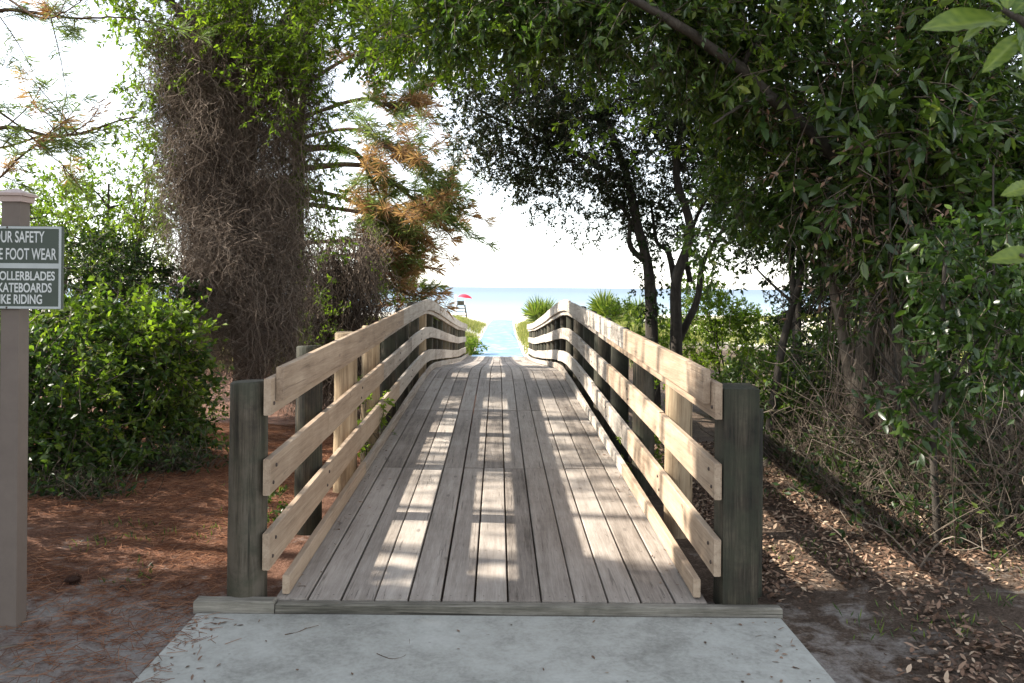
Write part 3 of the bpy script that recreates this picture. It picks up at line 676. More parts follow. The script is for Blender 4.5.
for pts, r in (([(301, 170), (365, 168), (420, 205), (445, 212)], .07), ([(298, 150), (350, 152), (372, 185), (395, 240)], .08), ([(294, 245), (360, 240), (400, 232), (452, 190)], .05),
               ([(296, 300), (350, 285), (395, 262), (412, 268)], .045), ([(298, 120), (360, 100), (395, 108), (415, 90)], .05), ([(301, 205), (370, 215), (410, 222), (430, 200)], .05),
               ([(296, 90), (345, 60), (380, 48), (400, 40)], .05), ([(298, 260), (370, 258), (400, 290), (420, 296)], .04), ([(316, 200), (290, 190), (270, 205)], .05), ([(322, 60), (300, 20), (340, -20)], .05), ([(298, 190), (345, 200), (375, 225), (385, 265)], .05), ([(298, 140), (352, 130), (390, 150), (418, 160)], .045)):
    dy = rng.uniform(-1.2, .6); k = len(pts); lm.append(([at(p[0], p[1], Yp + dy * i / (k - 1)) for i, p in enumerate(pts)], r))
pine('slim pine with rust-brown dying needles reaching towards the sea gap', base, lm, [np.array(base) - [0, 0, .3], at(297, 200, Yp), at(300, 60, Yp), at(296, -60, Yp)], .17, 25, .42, .0024, tuft_n=19, L=.30)
Yp = 10.5; bx = (-70 - VX) * Yp / F; base = (bx, Yp, gz(bx, Yp)); lm = []
for pts, r in (([(-70, 40), (0, 14), (60, 18), (125, 17)], .035), ([(-70, 160), (0, 130), (60, 135), (135, 112)], .04), ([(-70, 150), (0, 152), (55, 138), (95, 150)], .025), ([(-70, 20), (-10, 0), (40, 25), (75, 10)], .025),
               ([(-70, 200), (-10, 185), (20, 160), (70, 122)], .025), ([(-70, -20), (0, -30), (60, -40), (150, -20)], .04), ([(-70, 90), (-20, 105), (20, 130), (60, 165)], .025)):
    dy = rng.uniform(-.8, .8); k = len(pts); lm.append(([at(p[0], p[1], Yp + dy * i / (k - 1)) for i, p in enumerate(pts)], r))
pine('sparse pine reaching bare needle-tipped limbs in from the left edge above the sign', base, lm, [np.array(base) - [0, 0, .3], at(-72, 150, Yp), at(-68, -150, Yp)], .17, 7, .15, .0020, tuft_n=15, L=.2)

# --- left middle-distance trees
def bushy(name, label, cat, base, blobs, n_tw, per, tl, L, W, lm_, stems=5, sr=.03, bark='oak_bark', group=None, parts=('trunk', 'crown'), tr=None, extra=None, **kw):
    t = tree(name, label, cat, base, group); tb = MB(); base = np.asarray(base, float)
    big = sorted(blobs, key=lambda b_: -b_[1][0] * b_[1][2])[:stems]
    for b_ in big:
        c_ = np.array(b_[0]); p0 = base + [rng.uniform(-.12, .12), rng.uniform(-.12, .12), -.15]
        Q = path(tb, [p0, p0 * .55 + c_ * .45 + rvec(1)[0] * .12, c_ + [0, 0, b_[1][2] * .3]], sr, sr * .3, 7, wig=.05)
        for _ in range(4):
            q = Q[rng.integers(len(Q) // 2, len(Q))]; e = c_ + rvec(1)[0] * np.array(b_[1]) * .8
            path(tb, [q, (q + e) / 2 + rvec(1)[0] * .08, e], sr * .4, sr * .12, 5, wig=.03)
    tb.build(parts[0], M[bark], t); cb = MB()
    sprays(cb, blobs, n_tw, per, tl, L, W, **kw)
    for eb, n_e, tl_e in (extra or []): sprays(cb, eb, n_e, 11, tl_e, L, W, 0.0, gap=-.1, gscale=3, shell=.5, out=.35, leafmat=2, tint=(.15, 1))  # shoots in a brighter leaf colour stand in for sun on the shrub
    cb.build(parts[1], [M[lm_], M['twig'], M['leaf_bright']], t)
    return t
def gbase(px, Y): x = (px - VX) * Y / F; return (x, Y, gz(x, Y))
bushy('small_tree', 'yellow-green young tree filling the gap between sign and vine-draped tree', 'tree', gbase(115, 18), [px_blob(110, 200, 18, 45, 45, 1), px_blob(75, 235, 18, 40, 45, 1), px_blob(135, 255, 18, 35, 50, 1), px_blob(150, 190, 18.5, 30, 50, .8)], 900, 14, .45, .11, .045, 'leaf_bright', 4, .07, gap=-.3, gscale=1.2)
bushy('small_tree', 'pale loose-leaved tree low at the left edge behind the sign post', 'tree', gbase(30, 14), [px_blob(30, 210, 14, 40, 40, .8), px_blob(70, 260, 14, 45, 40, .8), px_blob(0, 260, 14, 50, 45, .8), px_blob(-40, 220, 14, 50, 60, 1.)], 700, 13, .4, .09, .038, 'leaf_bright', 4, .05, gap=-.15, gscale=1.5)
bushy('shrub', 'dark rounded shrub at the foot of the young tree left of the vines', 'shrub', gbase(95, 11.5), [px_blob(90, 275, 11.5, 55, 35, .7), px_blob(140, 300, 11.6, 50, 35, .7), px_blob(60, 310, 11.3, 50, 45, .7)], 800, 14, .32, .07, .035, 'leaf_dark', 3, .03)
bushy('shrub', 'broad leafy shrub with brighter leaves for a sunlit top, on the pine straw left of the bridge', 'shrub', gbase(135, 8.9), [px_blob(110, 362, 8.9, 55, 46, .7), px_blob(155, 365, 8.9, 38, 50, .6), px_blob(135, 420, 8.9, 60, 55, .7), px_blob(80, 390, 8.9, 50, 60, .7), px_blob(172, 410, 9.1, 26, 35, .4), px_blob(75, 342, 8.9, 40, 25, .5), px_blob(165, 445, 8.7, 35, 28, .4)], 1250, 13, .36, .085, .052, 'leaf_bush', 6, .02, gap=-.1, gscale=3.0, shell=.35,
      extra=[([px_blob(110, 322, 8.8, 60, 22, .6), px_blob(160, 345, 8.8, 38, 30, .5), px_blob(60, 325, 8.7, 40, 22, .5), px_blob(175, 370, 8.6, 18, 45, .3)], 190, .42)])
bushy('shrub', 'nearest dark leafy shrub right beside the sign post', 'shrub', gbase(45, 7.6), [px_blob(45, 400, 7.6, 40, 65, .5), px_blob(55, 460, 7.5, 40, 50, .5), px_blob(10, 420, 7.8, 45, 80, .5), px_blob(-30, 400, 7.8, 50, 90, .6), px_blob(85, 440, 7.9, 28, 40, .4), px_blob(60, 490, 7.3, 38, 30, .35), px_blob(105, 475, 7.7, 25, 25, .3)], 1100, 13, .30, .072, .042, 'leaf_bush', 6, .02, gap=-.1, gscale=3.0, shell=.35, tint=(0, .8),
      extra=[([px_blob(50, 345, 7.5, 35, 25, .4), px_blob(85, 415, 7.4, 25, 50, .3)], 60, .34)])
bushy('shrub', 'thin light shrub with a few bright leaves at the foot of the vine-draped tree', 'shrub', gbase(205, 11.5), [px_blob(195, 395, 11.5, 25, 30, .4), px_blob(170, 340, 11.8, 22, 30, .4)], 170, 12, .25, .07, .035, 'leaf_bush', 2, .015, gap=-.3)

# --- right: twin-stemmed oak by the bridge
Yo = 14.4; bx = (668 - VX) * Yo / F; base = np.array([bx, Yo, gz(bx, Yo)])
t = tree('oak_tree', 'twin-stemmed small-leaved oak beside the right railing, its crown over the bridge', 'tree', base)
tb = MB()
for pts, r in (([(655, 415), (652, 330), (648, 270), (636, 225), (622, 170), (600, 110)], .125), ([(672, 415), (677, 340), (676, 280), (690, 230), (676, 170), (690, 90)], .12), ([(676, 345), (697, 300), (703, 262), (724, 225)], .075),
               ([(648, 262), (630, 245), (628, 215), (600, 190)], .06), ([(676, 290), (668, 252), (655, 240), (648, 200)], .06), ([(690, 280), (686, 250), (700, 205), (740, 150)], .05),
               ([(625, 180), (570, 150), (520, 130), (480, 110)], .05), ([(610, 130), (560, 90), (510, 60)], .05), ([(676, 170), (720, 120), (760, 100)], .05), ([(600, 120), (580, 40), (560, -40)], .05)):
    dy = rng.uniform(-.7, .3); k = len(pts); path(tb, [at(p[0], p[1], Yo + dy * i / (k - 1)) for i, p in enumerate(pts)], r, r * .4, 9, wig=.02)
tb.build('trunk', M['oak_bark'], t)
cb = MB()
bl = [px_blob(520, 120, Yo, 55, 60, 1.1), px_blob(580, 150, Yo, 60, 55, 1.2), px_blob(640, 150, Yo, 60, 60, 1.2), px_blob(700, 160, Yo, 55, 65, 1.2), px_blob(560, 70, Yo - .5, 90, 60, 1.5), px_blob(660, 70, Yo - .5, 90, 65, 1.5), px_blob(490, 75, Yo - .3, 45, 50, .9), px_blob(590, 215, Yo, 28, 25, .6, .6),
      px_blob(525, 160, Yo, 40, 40, .6, .8), px_blob(740, 200, Yo, 35, 50, .8), px_blob(600, -30, Yo - .5, 170, 70, 1.8), px_blob(720, 100, Yo, 45, 60, 1.), px_blob(640, 215, Yo + .4, 40, 30, .6, .5), px_blob(760, 235, Yo + .3, 30, 35, .7, .8), px_blob(560, 185, Yo, 45, 35, .7, .8), px_blob(610, 225, Yo + .2, 32, 28, .6, .8), px_blob(715, 245, Yo + .4, 35, 28, .6, .9), px_blob(668, 215, Yo + .6, 40, 30, .6, .8), px_blob(465, 120, Yo, 22, 50, .6, .7), px_blob(745, 270, Yo + .8, 35, 22, .6, .6)]
sprays(cb, bl, 8600, 16, .36, .062, .032, .2, gap=-.25, gscale=1.7, shell=.15, tint=(0, .85))
cb.build('crown', [M['leaf_small'], M['twig']], t)
cb = MB(); 
for px0 in (646, 655, 662):
    sprays(cb, [px_blob(px0 - 5, 275, Yo - .15, 9, 45, .15)], 45, 8, .16, .055, .04, .4, gap=-2, twigmat=1)
cb.build('climbing_vine', [M['leaf_dark'], M['twig']], t)

# --- right: big vine-hung tree with glossy leaves
Yr = 8.6; bx = (878 - VX) * Yr / F; base = np.array([bx, Yr, gz(bx, Yr)])
t = tree('vine_hung_tree', 'many-stemmed glossy-leaved tree hung with vines, overhanging from the right', 'tree', base)
tb = MB()
for pts, r, dy in (([(868, 490), (860, 400), (872, 300), (885, 180), (870, 60), (860, -60)], .12, .1), ([(880, 490), (890, 400), (905, 320), (940, 200), (960, 60)], .09, -.3), ([(862, 480), (855, 430), (850, 360), (830, 260), (800, 150), (770, 40)], .075, .2),
                   ([(890, 485), (905, 420), (930, 340), (985, 250), (1030, 150)], .06, -.4), ([(870, 140), (800, 100), (720, 70), (640, 60)], .06, -.6),
                   ([(875, 475), (880, 400), (868, 340), (890, 260)], .05, .3), ([(872, 200), (900, 120), (950, 50), (1000, -30)], .07, -.8)):
    k = len(pts); path(tb, [at(p[0], p[1], Yr + dy * i / (k - 1)) for i, p in enumerate(pts)], r, r * .35, 9, wig=.02)
tb.build('trunk', M['pale_bark'], t)  # pale bark carries the sunlit look of these stems, the limb stays dark
tb = MB(); lp = [(885, 215), (830, 150), (770, 95), (700, 40), (610, -12)]
path(tb, [at(p[0], p[1], Yr - 2.1 * i / (len(lp) - 1)) for i, p in enumerate(lp)], .085, .03, 10, wig=.03, jit=.09)
for f0, f1 in (((770, 95), (720, 120)), ((700, 40), (650, 70)), ((740, 65), (770, 20))): path(tb, [at(*f0, Yr - 1.2), at((f0[0] + f1[0]) / 2, (f0[1] + f1[1]) / 2 - 6, Yr - 1.3), at(*f1, Yr - 1.5)], .03, .008, 6, wig=.03)
tb.build('limb', M['oak_bark'], t)
cb = MB()
bl = [px_blob(800, 90, Yr - .2, 90, 70, 1.0), px_blob(900, 80, Yr - .4, 100, 80, 1.1), px_blob(960, 150, Yr - .5, 80, 80, .9), px_blob(860, 190, Yr - .1, 80, 70, .9), px_blob(770, 170, Yr + .3, 60, 60, .8), px_blob(950, 270, Yr - .3, 80, 60, .8), px_blob(880, 290, Yr + .6, 55, 60, .5, .35),
      px_blob(720, 50, Yr - .6, 80, 60, 1.0), px_blob(640, 20, Yr - 1.2, 80, 45, .8), px_blob(560, 10, Yr - 1.0, 70, 40, .8), px_blob(840, -40, Yr - .8, 200, 70, 1.5), px_blob(1000, 50, Yr - .6, 70, 90, .9), px_blob(720, 225, Yr + .8, 28, 60, .4, .45), px_blob(1010, 230, Yr - .3, 50, 90, .7), px_blob(480, 15, Yr - .6, 70, 35, .8, .8), px_blob(620, -60, Yr - 1.0, 200, 50, 1.5)]
sprays(cb, bl, 8200, 13, .36, .095, .040, .32, gap=-.2, gscale=2.2, shell=.1)
sprays(cb, [px_blob(840, 120, Yr - .9, 110, 100, .6), px_blob(900, 230, Yr - .8, 80, 80, .6)], 260, 5, .55, .08, .03, .3, gap=-.1, gscale=2.0, shell=.1, leafmat=3, twigmat=1)
sprays(cb, [px_blob(900, 150, Yr - 1.2, 90, 110, .7), px_blob(980, 240, Yr - 1.2, 60, 80, .6), px_blob(820, 60, Yr - 1.3, 100, 60, .6)], 420, 9, .42, .16, .06, .35, fine=True, gap=-.1, gscale=2.4, shell=.1)
sprays(cb, [px_blob(430, 30, Yr - .2, 90, 40, .8), px_blob(540, 40, Yr - .6, 80, 40, .8), px_blob(600, 110, Yr + .6, 50, 50, .6, .7), px_blob(740, 130, Yr - .2, 60, 50, .6, .6), px_blob(780, 40, Yr - 1.2, 100, 50, .6, .6)], 620, 12, .36, .085, .038, .3, gap=.0, gscale=2.2, shell=.1, leafmat=2)  # brighter leaf patches stand in for dappled light in the crown
cb.build('crown', [M['leaf_glossy'], M['twig'], M['leaf_bright'], M['dead_leaf']], t)
vb = MB(); P = np.concatenate([curtain(770, 1010, 0, 330, Yr - .2, .6, 130, 16, hmin=.4, wild=.6), curtain(840, 930, 200, 490, Yr - .2, .4, 200, 16, hmin=.4, wild=.5)])
strands(vb, P, rng.uniform(.003, .007, len(P)), .0025, np.clip(rng.normal(.6, .25, len(P)), 0, 1)); vb.build('hanging_vines', M['dead_vine'], t)

# --- right: dark trees behind
for i, (px, Y, lab, bl) in enumerate((
    (800, 12.5, 'dark tree standing behind the leaning sapling right of the bridge', [px_blob(800, 170, 12.5, 70, 90, 1.2), px_blob(850, 240, 12.5, 60, 55, 1), px_blob(780, 80, 12.5, 90, 80, 1.4), px_blob(840, 330, 12.7, 60, 60, .9)]),
    (930, 11.5, 'dense dark tree deep behind the vine-hung tree', [px_blob(920, 200, 11.5, 90, 110, 1.3), px_blob(960, 330, 11.5, 90, 80, 1.1), px_blob(880, 110, 11.5, 90, 80, 1.3), px_blob(1020, 240, 11.5, 90, 100, 1.2), px_blob(890, 390, 11.7, 60, 60, .8), px_blob(840, 400, 11.5, 60, 50, .6), px_blob(960, 430, 11.3, 80, 60, .7)]),
    (1070, 8.5, 'dark-leaved tree closing the right edge of the view', [px_blob(1060, 200, 8.5, 90, 140, 1.1), px_blob(1060, 380, 8.5, 80, 90, .9), px_blob(1020, 430, 8.3, 50, 60, .6)]),
    )):
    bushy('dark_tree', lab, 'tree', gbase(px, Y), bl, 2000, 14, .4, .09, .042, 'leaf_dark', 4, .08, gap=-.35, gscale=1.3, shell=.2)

# --- right: sunlit shrubs behind the railing
bushy('shrub', 'bright sunlit shrub behind the right railing, right of the twin-stemmed oak', 'shrub', gbase(730, 15.8), [px_blob(712, 325, 15.6, 34, 36, .8), px_blob(752, 340, 15.6, 42, 30, .8), px_blob(740, 375, 15.4, 55, 30, .8), px_blob(700, 300, 15.6, 20, 24, .5)], 900, 14, .32, .085, .04, 'leaf_bright', 4, .025, gap=-.5, gscale=2)
bushy('shrub', 'low dark-green shrub hugging the outside of the right railing end', 'shrub', gbase(790, 9.8), [px_blob(770, 385, 9.8, 45, 28, .6), px_blob(820, 370, 9.9, 45, 35, .6), px_blob(800, 420, 9.6, 40, 30, .5)], 600, 14, .26, .065, .036, 'leaf_bush', 3, .02, gap=-.4, gscale=2)
bushy('shrub', 'green shrub behind the crest of the right railing, below the palmetto', 'shrub', gbase(628, 17), [px_blob(628, 322, 17, 22, 20, .6), px_blob(645, 335, 17, 25, 25, .6)], 260, 13, .3, .08, .04, 'leaf_bright', 3, .02, gap=-.5)
bushy('shrub', 'small sprouting plant growing through the right railing', 'shrub', gbase(648, 8.2), [px_blob(645, 470, 8.0, 16, 40, .15), px_blob(655, 410, 8.6, 14, 40, .15)], 60, 9, .18, .06, .03, 'leaf_bright', 2, .008, gap=-1)
bushy('shrub', 'small sprouting plant growing through the left railing', 'shrub', gbase(368, 8.8), [px_blob(362, 395, 8.8, 9, 45, .12), px_blob(375, 420, 8.9, 14, 30, .15), px_blob(350, 440, 8.3, 10, 25, .12)], 60, 9, .18, .06, .028, 'leaf_bright', 2, .008, gap=-1)
bushy('shrub', 'small weedy plant at the base of the second left post', 'shrub', gbase(276, 6.3), [px_blob(276, 505, 6.3, 10, 14, .08)], 22, 8, .10, .045, .024, 'leaf_bush', 2, .005, gap=-2)

bushy('shrub', 'ground-hugging green plant in the leaf litter right of the end post', 'shrub', gbase(832, 7.4), [px_blob(830, 482, 7.4, 22, 14, .25), px_blob(850, 470, 7.6, 18, 16, .2)], 70, 10, .2, .06, .03, 'leaf_bush', 2, .006, gap=-2)
bushy('shrub', 'loose green shrub filling the space behind the right railing, before the leaning sapling', 'shrub', gbase(775, 10.6), [px_blob(760, 420, 10.6, 35, 25, .4), px_blob(800, 440, 10.2, 40, 22, .4), px_blob(840, 425, 10.4, 35, 30, .4)], 420, 13, .28, .07, .036, 'leaf_bush', 3, .012, gap=-.3, gscale=2)
# --- right: leaning sapling, upright sapling
t = tree('sapling', 'thin dark trunk leaning right beside the end post of the right railing', 'sapling', gbase(768, 9.3)); tb = MB(); Yq = 9.3
path(tb, [at(768, 470, Yq), at(774, 400, Yq), at(786, 330, Yq), at(802, 268, Yq), at(812, 190, Yq), at(800, 90, Yq)], .055, .02, 9, wig=.02)
path(tb, [at(793, 300, Yq), at(770, 280, Yq), at(752, 262, Yq)], .02, .008, 6); path(tb, [at(786, 330, Yq), at(815, 300, Yq), at(836, 262, Yq)], .02, .008, 6)
tb.build('trunk', M['oak_bark'], t); cb = MB(); sprays(cb, [px_blob(768, 270, Yq, 26, 22, .3), px_blob(815, 200, Yq, 40, 70, .5)], 150, 11, .3, .08, .036, .3); cb.build('crown', [M['leaf_dark'], M['twig']], t)
Yq = 5.9; t = tree('sapling', 'upright thin-stemmed sapling in the leaf litter near the right edge', 'sapling', gbase(938, Yq)); tb = MB()
path(tb, [at(938, 615, Yq), at(940, 540, Yq), at(936, 440, Yq), at(944, 330, Yq), at(950, 230, Yq)], .034, .012, 9, wig=.012)
path(tb, [at(938, 430, Yq), at(900, 380, Yq), at(880, 360, Yq)], .012, .004, 6); path(tb, [at(940, 400, Yq), at(975, 340, Yq), at(1000, 320, Yq)], .012, .004, 6)
tb.build('trunk', M['oak_bark'], t); cb = MB()
sprays(cb, [px_blob(990, 345, Yq, 55, 40, .35), px_blob(930, 400, Yq, 35, 35, .3, .5), px_blob(985, 270, Yq, 60, 55, .4), px_blob(935, 530, Yq, 25, 35, .2, .3), px_blob(900, 320, Yq, 40, 35, .3, .5)], 300, 10, .25, .095, .042, .3, fine=True, gap=-.4, tint=(0, .7)); cb.build('crown', [M['leaf_glossy'], M['twig']], t)

for px, Yq, tp, lean, r_, lab in ((832, 9.0, 150, 14, .022, 'slim bare stem standing between the leaning sapling and the vine-hung tree'), (908, 7.5, 120, -22, .020, 'slim stem leaning left in front of the vine-hung tree'), (968, 8.0, 140, 26, .024, 'slim stem leaning right behind the upright sapling'),
                            (1003, 6.5, 160, -10, .018, 'thin stem at the right edge among the twig tangle'), (850, 10.3, 130, -16, .026, 'slim dark stem farther back beside the dark trees')):
    t = tree('sapling', lab, 'sapling', gbase(px, Yq), 'slim saplings right of the bridge'); tb = MB(); yb0 = HY + (EYE - gz((px - VX) * Yq / F, Yq)) * F / Yq
    path(tb, [at(px, yb0 + 4, Yq), at(px + lean * .2, 430, Yq + .1), at(px + lean * .7, 320, Yq), at(px + lean, tp, Yq)], r_, r_ * .4, 8, wig=.02)
    for k in range(3): path(tb, [at(px + lean * .5, 370 - 30 * k, Yq), at(px + lean * .5 + rng.uniform(-40, 40), 330 - 35 * k, Yq), at(px + lean * .5 + rng.uniform(-60, 60), 290 - 40 * k, Yq + .2)], r_ * .4, r_ * .12, 5)
    tb.build('trunk', M['pale_bark'] if lean > 0 else M['oak_bark'], t); cb = MB(); sprays(cb, [px_blob(px + lean, 300, Yq, 40, 60, .4), px_blob(px + lean * .5, 400, Yq, 30, 40, .3)], 32, 9, .28, .085, .036, .3); cb.build('crown', [M['leaf_glossy'], M['twig']], t)
# --- right: dead brush
def brush(label, px, Y, n_, h, spread, rr, lean=(0, 0)):
    bx = (px - VX) * Y / F; base = np.array([bx, Y, gz(bx, Y)]); t = tree('dead_brush', label, 'brush', base, 'tangles of dead brush beside the bridge'); mb = MB()
    B = base + np.stack([rng.normal(0, spread * .55, n_), rng.normal(0, spread * .4, n_), np.full(n_, -.05)], -1); B[:, 2] = ground_z(B[:, 0], B[:, 1]) - .03
    D = unit(rvec(n_) * [1.0, .8, .3] + [lean[0], lean[1], 1.0]); ln = h * rng.uniform(.35, 1.15, n_); s = np.linspace(0, 1, 9)[None, :, None]
    P = B[:, None] + D[:, None] * ln[:, None, None] * s + rvec(n_)[:, None] * np.sin(s * rng.uniform(2, 6, (n_, 1, 1))) * .11 * ln[:, None, None] - np.array([0, 0, .35]) * (s ** 2) * ln[:, None, None] * rng.uniform(0, 1.2, (n_, 1, 1))
    ti = np.clip(rng.normal(.6, .25, n_), 0, 1); strands(mb, P, rr * rng.uniform(.5, 1.3, n_), rr * .3, ti)
    k = n_ * 3; i = rng.integers(0, n_, k); q = P[i, rng.integers(2, 9, k)]; s2 = np.linspace(0, 1, 5)[None, :, None]
    Q = q[:, None] + unit(D[i] * .5 + rvec(k))[:, None] * s2 * rng.uniform(.12, .5, (k, 1, 1)) * h * .6 + rvec(k)[:, None] * np.sin(s2 * 3) * .05
    strands(mb, Q, rr * .4, rr * .15, ti[i]); mb.build('twigs', M['twig'], t)
    cb = MB(); k = n_ * 3; i = rng.integers(0, n_, k); q = P[i, rng.integers(2, 9, k)] + rvec(k) * .08
    leaves(cb, q, unit(rvec(k) - [0, 0, .4]), unit(rvec(k) + [0, 0, .6]), .075 * rng.uniform(.7, 1.2, k), .032, rng.random(k), 0); cb.build('foliage', M['leaf_dark'], t)
brush('pale dead brush spreading at the foot of the vine-hung tree', 880, 8.2, 130, 1.3, .9, .008)
brush('dead brush leaning on the slope between end post and vine-hung tree', 810, 8.6, 130, .9, .6, .006)
brush('dense twig tangle at the right edge behind the upright sapling', 985, 7.0, 240, 1.9, .8, .008)
brush('dark twig tangle far back behind the vine-hung tree', 930, 10.0, 200, 2.0, 1.2, .009)
brush('low dead twigs around the upright sapling in front', 960, 5.9, 120, .8, .6, .006)
brush('low sparse twigs at the edge of the leaf litter near the end post', 870, 6.9, 150, .6, .4, .006)
brush('low dry brown twigs under the broad sunlit-topped shrub left of the bridge', 175, 8.2, 170, .5, .35, .004)
brush('low dry brown twigs in front of the dark shrub beside the sign post', 80, 6.9, 170, .4, .32, .004)
brush('tall twig tangle running out of the frame at the lower right', 1040, 6.0, 160, 1.6, .7, .008)

# --- near leafy branch at the upper right
t = tree('leafy_shrub', 'close-up shrub pushing a few big bright leaves in at the top right corner', 'shrub', (1.75, 1.75, -.06)); tb = MB(); Yq = 1.75
path(tb, [(1.75, 1.75, -.2), (1.55, 1.75, 1.0), (1.35, 1.72, 1.9), at(1040, 40, 1.62), at(1000, 5, 1.6)], .022, .005, 8)
path(tb, [(1.42, 1.73, 1.65), at(1060, 270, 1.7), at(1020, 250, 1.7)], .010, .004, 7)
path(tb, [(1.37, 1.73, 1.8), at(1060, 200, 1.7), at(1035, 180, 1.7)], .010, .004, 7)
tb.build('stem', M['oak_bark'], t); cb = MB(); sprays(cb, [((1.66, 1.8, 1.5), (.22, .3, .35)), ((1.7, 1.7, 2.1), (.3, .3, .4))], 22, 7, .3, .10, .042, .2, fine=True, gap=-2, keep=lambda P: P[:, 0] > .72 * P[:, 1] + .15)
LP, LD, LL = [], [], []
for p, q, Y in (((1005, 18), (925, 14), 1.6), ((1000, 8), (958, 34), 1.6), ((1020, 30), (982, 66), 1.6), ((1005, 5), (1002, -40), 1.6), ((1000, 5), (965, -20), 1.6), ((1015, 20), (1030, 70), 1.6), ((1045, 250), (990, 252), 1.7), ((1035, 180), (1004, 188), 1.7), ((1045, 90), (1010, 62), 1.65), ((1010, 10), (1040, -20), 1.6), ((1060, 260), (1030, 300), 1.7)):
    a, b_ = at(*p, Y), at(*q, Y + rng.uniform(-.05, .05)); LP.append(a); LD.append(b_ - a); LL.append(np.linalg.norm(b_ - a))
for a, d_, ln in zip(LP, LD, LL):
    d_ = d_ / np.linalg.norm(d_); nn = unit(np.array([.1, -.55, .7]) + rvec(1)[0] * .35); s3 = unit(np.cross(d_, nn)); nn = np.cross(s3, d_)
    u, v = np.meshgrid(np.linspace(0, 1, 15), np.linspace(-1, 1, 9), indexing='ij'); wd = ln * .2 * np.sin(np.clip(u, 0, 1) ** .85 * math.pi) ** .75
    wd = wd * (1 + .05 * np.sin(u * 40 + rng.uniform(0, 6)) * np.abs(v)); hgt = wd * (.35 * np.abs(v) - .05 * np.cos(u * 44) * np.abs(v)) - ln * .16 * u ** 2 + ln * .015 * np.sin(u * 9 + v * 2)
    V = a + d_ * (u * ln)[..., None] + s3 * (v * wd)[..., None] + nn * hgt[..., None]
    i, j = np.meshgrid(np.arange(14), np.arange(8), indexing='ij')
    tv = np.clip(rng.uniform(.5, .85) + .22 * (np.abs(v) < .05) + .10 * np.sin(u * 44 - np.abs(v) * 6) + rng.normal(0, .05, u.shape), 0, 1)
    cb.add(V.reshape(-1, 3), np.stack([i * 9 + j, i * 9 + j + 1, (i + 1) * 9 + j + 1, (i + 1) * 9 + j], -1).reshape(-1, 4), tv.reshape(-1), 0, True)
cb.build('foliage', [M['leaf_bush'], M['twig']], t)

# --- unseen trees added on the left, crowns shaped to shade walk, deck and brush
bushy('unseen_shade_tree', 'broad unseen tree left of the concrete walk, its crown shaped to shade the walk', 'tree', (-6.6, 3.0, -.06),
      [((-6.2, 3.6, 2.6), (1.2, 1.9, 1.3)), ((-6.6, 3.8, 4.6), (1.3, 1.6, 1.3)), ((-6.6, 2.2, 5.6), (1.5, 2.0, 1.5)), ((-6.4, 1.5, 3.6), (1.4, 2.0, 1.5)), ((-6.6, .2, 4.8), (1.5, 1.8, 1.6)), ((-6.0, 4.1, 1.2), (1.0, 1.4, 1.1)), ((-6.8, 3.2, 6.6), (1.4, 1.6, 1.2)), ((-6.6, 3.4, 7.9), (1.6, 1.8, 1.2)), ((-6.5, 4.55, 5.7), (1.2, .9, 1.2)), ((-7.6, 1.6, 7.2), (1.6, 1.9, 1.5)), ((-7.6, 3.0, 4.0), (1.4, 2.2, 2.2)), ((-7.4, 1.0, 2.5), (1.4, 2.4, 2.0))], 12500, 15, .45, .15, .08, 'leaf_dark', 6, .1, gap=-.9, gscale=1.2, shell=.05)  # unseen crown filled out to keep sun off the concrete
bushy('unseen_shade_tree', 'open loose unseen tree added farther left of the bridge to dapple the deck', 'tree', (-10.5, 10.0, -.3),
      [((-10.2, 7.2, 6.2), (1.0, 1.1, 1.4)), ((-10.6, 9.0, 7.2), (1.2, 1.3, 1.5)), ((-10.4, 11.2, 6.4), (1.1, 1.3, 1.5)), ((-10.8, 12.6, 7.6), (1.2, 1.3, 1.3)), ((-10.4, 8.6, 8.6), (1.3, 1.5, .9))], 420, 12, .5, .11, .05, 'leaf_dark', 5, .07, gap=-.1, gscale=1.6, shell=.1)  # added out of sight so its sparse leaves dapple the deck
bushy('unseen_shade_tree', 'tallest unseen tree, added left of the bridge, its high crown placed to shade the right-hand brush', 'tree', (-11.6, 8.0, -.3),
      [((-11.4, 6.6, 12.1), (1.6, 1.3, .9)), ((-11.6, 8.6, 12.3), (1.7, 1.5, .9)), ((-11.4, 10.6, 12.1), (1.5, 1.4, .9)), ((-11.6, 5.2, 11.9), (1.4, 1.0, .9))], 1000, 13, .5, .13, .065, 'leaf_dark', 4, .12, gap=-.15, gscale=1.3, shell=.1)  # added out of sight, high enough to shade the brush beyond the bridge
bushy('shrub', 'tall thick unseen shrub added left of the sign post to shade the ground', 'shrub', (-5.2, 6.1, -.06), [((-5.1, 6.0, .9), (.8, .9, .9)), ((-5.5, 6.9, 1.2), (.8, 1.0, .9)), ((-5.0, 5.2, .7), (.6, .7, .7))], 1300, 15, .26, .062, .036, 'leaf_bush', 4, .02, gap=-.8, gscale=2.2, shell=.3)  # unseen shrub, added to keep sun off the ground left of the walk

